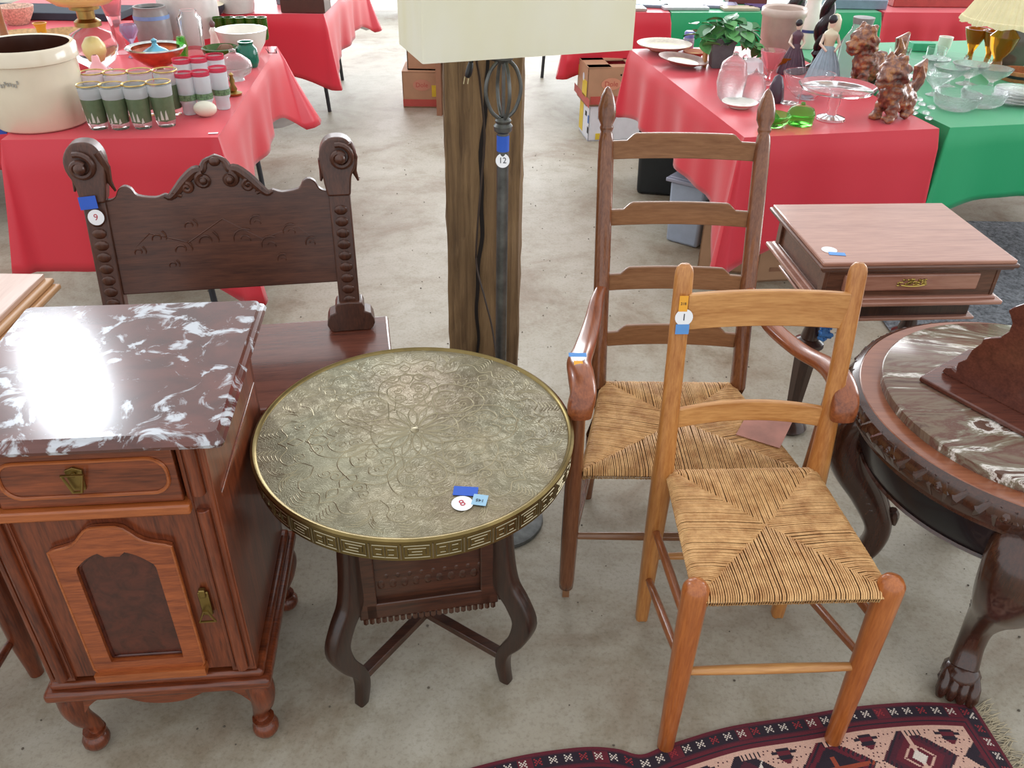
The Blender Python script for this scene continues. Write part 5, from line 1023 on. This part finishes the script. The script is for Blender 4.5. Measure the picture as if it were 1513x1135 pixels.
k = tl['k']; kz = tl['kz']; b = B(); n = 96; vs = []
for r_, h in ((66, 68), (64, 74), (62, 75), (36, 122)):
    for i in range(n): t = 2*pi*i/n; q = r_+(1.6 if i % 2 else -1.6)*(r_/60); vs.append((q*k*cos(t), q*k*sin(t), (h+(1.5*sin(i*pi/4) if h < 70 else 0))*kz))
b.add(vs, [(r*n+i, r*n+(i+1) % n, (r+1)*n+(i+1) % n, (r+1)*n+i) for r in range(3) for i in range(n)]); b.out('pleated_shade', PLS, tl, smooth=False)
for lab, px, py in (('amber iridescent trumpet vase left of the pleated lamp', 1430, 92), ('amber iridescent trumpet vase right under the pleated shade', 1456, 96)):
    it('amber_vase', lab, 'vase', px, py, [('amber_vase', [(0, 0), (11, 0), (4, 5), (4, 16), (9, 26), (15, 40), (17, 46), (15, 46), (7, 26)], AMB)], group='amber trumpet vases under the pleated lamp')
it('smoked_oval_tray', 'grey-brown oval mirror leaning behind the round wooden box', 'mirror', 1490, 108, [('smoked_oval_tray', [(0, 0), (14, 2), (24, 18), (28, 36), (24, 52), (14, 62), (0, 66)], plain('smoky_glass', (92, 84, 74), .12, .2, 14, Coat__Weight=.5))], sy=.12, n=32)
it('round_wood_box', 'round orange and black banded wooden box at right edge', 'box', 1506, 118, [('box', [(0, 0), (26, 0), (27, 3), (27, 14), (24, 14), (24, 4), (0, 4)], plain('banded_box_wood', (176, 112, 70), .4, .35, 30)), ('black_band', [(27.4, 5), (27.4, 9)], BLACK)])
# flat things on the far tables
fl = ((930, 14, .20, .14, (206, 200, 188), 'beige framed print at left end of the far red table'), (962, 8, .26, .18, (150, 176, 196), 'blue-edged framed print on the far red table'), (1010, 12, .30, .16, (226, 226, 230), 'white framed print at front of the far green table'), (1058, 9, .28, .18, (190, 186, 214), 'lilac-bordered print in the middle of the far green table'), (1092, 14, .24, .12, (222, 208, 180), 'cream print behind the plant leaves'), (1126, 12, .22, .14, (98, 84, 134), 'dark purple folder behind the pinkish crock'))
for i, (px, py, w_, h_, c_, lab) in enumerate(fl):
    t = thing('framed_print', lab, 'picture', G(px, py, ZT), .1*(-1)**i); b = B(); b.box((0, 0, .008), (w_, h_, .016)); b.out('frame', plain('print_frame', tuple(int(v*.8) for v in c_), .4, .1), t, bevel=.002); b = B(); b.box((0, 0, .0165), (w_*.84, h_*.8, .002)); b.out('print_sheet', plain('print_sheet', c_, .3, .15, 18), t)
p = G(1100, 3, ZT); b = B(); b.box((0, 0, .06), (.26, .18, .12)); o = b.out('small_drawer_chest', plain('chest_wood', (122, 60, 62), .35, .1), bevel=.004); o.location = p; tag(o, 'small reddish drawer chest behind the prints on far table', 'chest')
p = G(1258, 10, ZT); b = B(); b.box((0, 0, .03), (.40, .20, .06)); o = b.out('grey_flat_case', plain('grey_case', (128, 140, 160), .35, .1), bevel=.006); o.location = p; tag(o, 'flat blue-grey case on the far green table corner', 'case')
p = G(1372, 6, ZT); b = B(); b.box((0, 0, .05), (.62, .26, .10), rz=.06); o = b.out('red_wooden_case', plain('red_case_wood', (172, 70, 66), .35, .1), bevel=.005); o.location = p; tag(o, 'long red-brown wooden case on the far pinkish table', 'case')
# ---------------------------------------------------------------- boxes on the floor
CARD = plain('cardboard', (182, 142, 110), .75, .08, 8); CARDD = plain('cardboard_dark', (150, 108, 82), .8, .08); RSTR = plain('red_print', (186, 82, 72), .6, .06); YEL = plain('yellow_print', (220, 192, 52), .6, .08); WB = plain('white_box_card', (222, 226, 232), .6, .04); BPR = plain('blue_print', (60, 110, 180), .6, .05); BLK = plain('dark_hole', (34, 26, 24), .9, .05)
def carton(name, label, loc, d, rz, mat, lid=False, open_=False):
    t = thing(name, label, 'box', loc, rz); w_, l_, h_ = d; b = B(); th_ = .006
    for x in (-1, 1): b.box((x*(w_/2-th_/2), 0, h_/2), (th_, l_, h_)); b.box((0, x*(l_/2-th_/2), h_/2), (w_, th_, h_))
    b.box((0, 0, .004), (w_, l_, .008)); b.out('box_body', mat, t, smooth=False)
    if open_:
        b = B(); 
        for x in (-1, 1): b.box((x*w_*.32, 0, h_), (w_*.34, l_, .008)); b.box((0, x*l_*.36, h_), (w_, l_*.26, .008))
        b.out('top_flaps', mat, t, smooth=False)
    else: b = B(); b.box((0, 0, h_), (w_, l_, .008)); b.out('lid', mat, t, smooth=False)
    return t
def face(t, d, side, u, v, w_, h_, mat, nm='printed_patch', rnd=False):
    W_, L_, H_ = d; b = B()
    if side == 'f': M = frame((u, -L_/2-.0012, v), (1, 0, 0), (0, -1, 0))
    if side == 'l': M = frame((-W_/2-.0012, -u, v), (0, -1, 0), (-1, 0, 0))
    if rnd: b.lathe([(w_/2, 0), (w_/2, .001)], n=20, sy=h_/w_)
    else: b.box((0, 0, 0), (w_, h_, .0016))
    b.xf(M); return b.out(nm, mat, t, smooth=False), M
bz = G(868, 209, 0); d1 = (.40, .27, .22)
DW2 = (.43, .28, .235)
cx_, cy_ = bz.x+.176, bz.y+.166
wb = carton('white_fruit_box', 'white and yellow printed fruit box at the bottom of the stack', (cx_, cy_, 0), d1, .16, WB)
for a_ in (('l', -.08, .12, .10, .2, YEL), ('l', .05, .16, .04, .03, BLK), ('l', .12, .07, .03, .04, BLK), ('f', -.08, .17, .12, .05, BPR), ('f', -.08, .17, .09, .03, YEL), ('l', .12, .14, .03, .05, BPR), ('f', -.1, .03, .1, .04, YEL)): face(wb, d1, *a_[:5], a_[5])
db = carton('banana_box', 'open brown banana box with red stripe on the white box', (cx_-.01, cy_, .228), DW2, .16, CARD, open_=True)
for a_ in (('f', 0, .035, .38, .05, RSTR), ('l', 0, .035, .44, .05, RSTR), ('l', -.14, .17, .05, .06, YEL), ('l', .07, .10, .12, .1, YEL), ('f', .12, .10, .11, .08, YEL)): face(db, DW2, *a_[:5], a_[5])
q, M = face(db, DW2, 'f', -.06, .135, .13, .075, plain('oval_logo_ground', (214, 150, 120), .6, .04), 'logo_oval', True); text('Dole', .045, RSTR, q, M@Matrix.Translation((0, 0, .0016)))
q, M = face(db, DW2, 'l', .03, .16, .045, .05, WB, 'hand_hole', True)
face(db, DW2, 'f', 0, .19, .012, .012, BLK, 'hole', True)
b1 = G(612, 159, 0); dd = (.36, .30, .25)
bb1 = carton('banana_box', 'brown fruit box with red stripe under another box beside the timber post', (b1.x+.10, b1.y+.15, 0), dd, .02, CARD)
face(bb1, dd, 'f', 0, .035, .36, .05, RSTR); face(bb1, dd, 'f', .09, .12, .12, .08, YEL); q, M = face(bb1, dd, 'f', -.04, .16, .13, .08, plain('oval_ground2', (196, 136, 112), .6, .04), 'logo_oval', True); text('Dole', .045, RSTR, q, M@Matrix.Translation((0, 0, .0016)))
carton('cardboard_box', 'plain brown box on top of the red-striped fruit box', (b1.x+.12, b1.y+.17, .256), (.32, .26, .24), .0, CARD)
fb = G(650, 172, 0); b = B(); b.box((0, 0, .24), (.035, .26, .48), rz=-.2); b.box((.03, .0, .24), (.012, .22, .46), rz=-.1); o = b.out('folded_carton', CARDD, smooth=False); o.location = (fb.x+.02, fb.y+.14, 0); tag(o, 'folded flat cardboard carton leaning upright next to the post', 'box')
bk = G(950, 291, 0); t = thing('black_tote', 'black plastic tote bin under the right red-clothed table', 'bin', (bk.x+.17, bk.y+.16, 0), -.17)
b = B(); b.box((0, 0, .17), (.36, .30, .34), taper=1.06); b.out('tub', plain('black_tote_plastic', (36, 40, 42), .4, .1), t, bevel=.02); b = B(); b.box((0, 0, .345), (.40, .34, .02)); b.out('rim', BLACK, t, bevel=.006)
bn = G(1025, 368, 0); t = thing('grey_tote', 'pale blue-grey plastic tote with purple lid by cloth corner', 'bin', (bn.x+.03, bn.y+.17, 0), .95)
b = B(); b.box((0, 0, .155), (.30, .17, .31), taper=1.08); 
b.out('tub', plain('grey_tote_plastic', (158, 172, 190), .4, .05), t, bevel=.015)
b = B(); b.box((0, 0, .318), (.35, .22, .018)); b.box((0, 0, .329), (.32, .19, .008)); b.out('lid', plain('tote_lid', (150, 152, 168), .4, .05), t, bevel=.006)
cbx = G(1042, 405, 0); dc = (.30, .30, .24); t = carton('printed_carton', 'brown printed cardboard carton on floor under the cloth corner', (cbx.x+.16, cbx.y+.17, 0), dc, -.28, CARD)
for i in range(6): face(t, dc, 'l', -.02+.0*i, .05+.018*i, .16-.02*(i % 3), .007, CARDD, 'print_line')
for i in range(4): face(t, dc, 'l', .11, .05+.045*i, .014, .02, BLK, 'hole')
face(t, dc, 'l', -.06, .19, .05, .04, TAN); q, M = face(t, dc, 'f', .05, .06, .12, .012, CARDD, 'print_line'); face(t, dc, 'f', .0, .09, .16, .02, CARDD, 'print_line')
t = carton('printed_carton', 'second brown carton in shadow under the writing table', (1.28, 3.62, 0), (.42, .3, .22), .15, CARD); face(t, (.42, .3, .22), 'f', -.05, .12, .14, .04, CARDD, 'print_line'); face(t, (.42, .3, .22), 'f', -.05, .06, .2, .02, CARDD, 'print_line')
# boxes under the left tables
ub = G(365, 430, 0)
t = thing('far_wooden_bench', 'dark wooden furniture with short legs at the far end of the aisle', 'bench', (-1.55, 10.1, 0)); b = B(); b.box((0, 0, .32), (.75, .5, .16)); b.out('body', plain('far_dark_wood', (70, 46, 42), .5, .1), t, bevel=.01)
for sx in (-1, 1):
    for sy in (-1, 1): b = B(); b.box((sx*.33, sy*.2, .12), (.06, .06, .24)); b.out('leg', plain('far_leg_wood', (98, 66, 60), .5, .1), t)
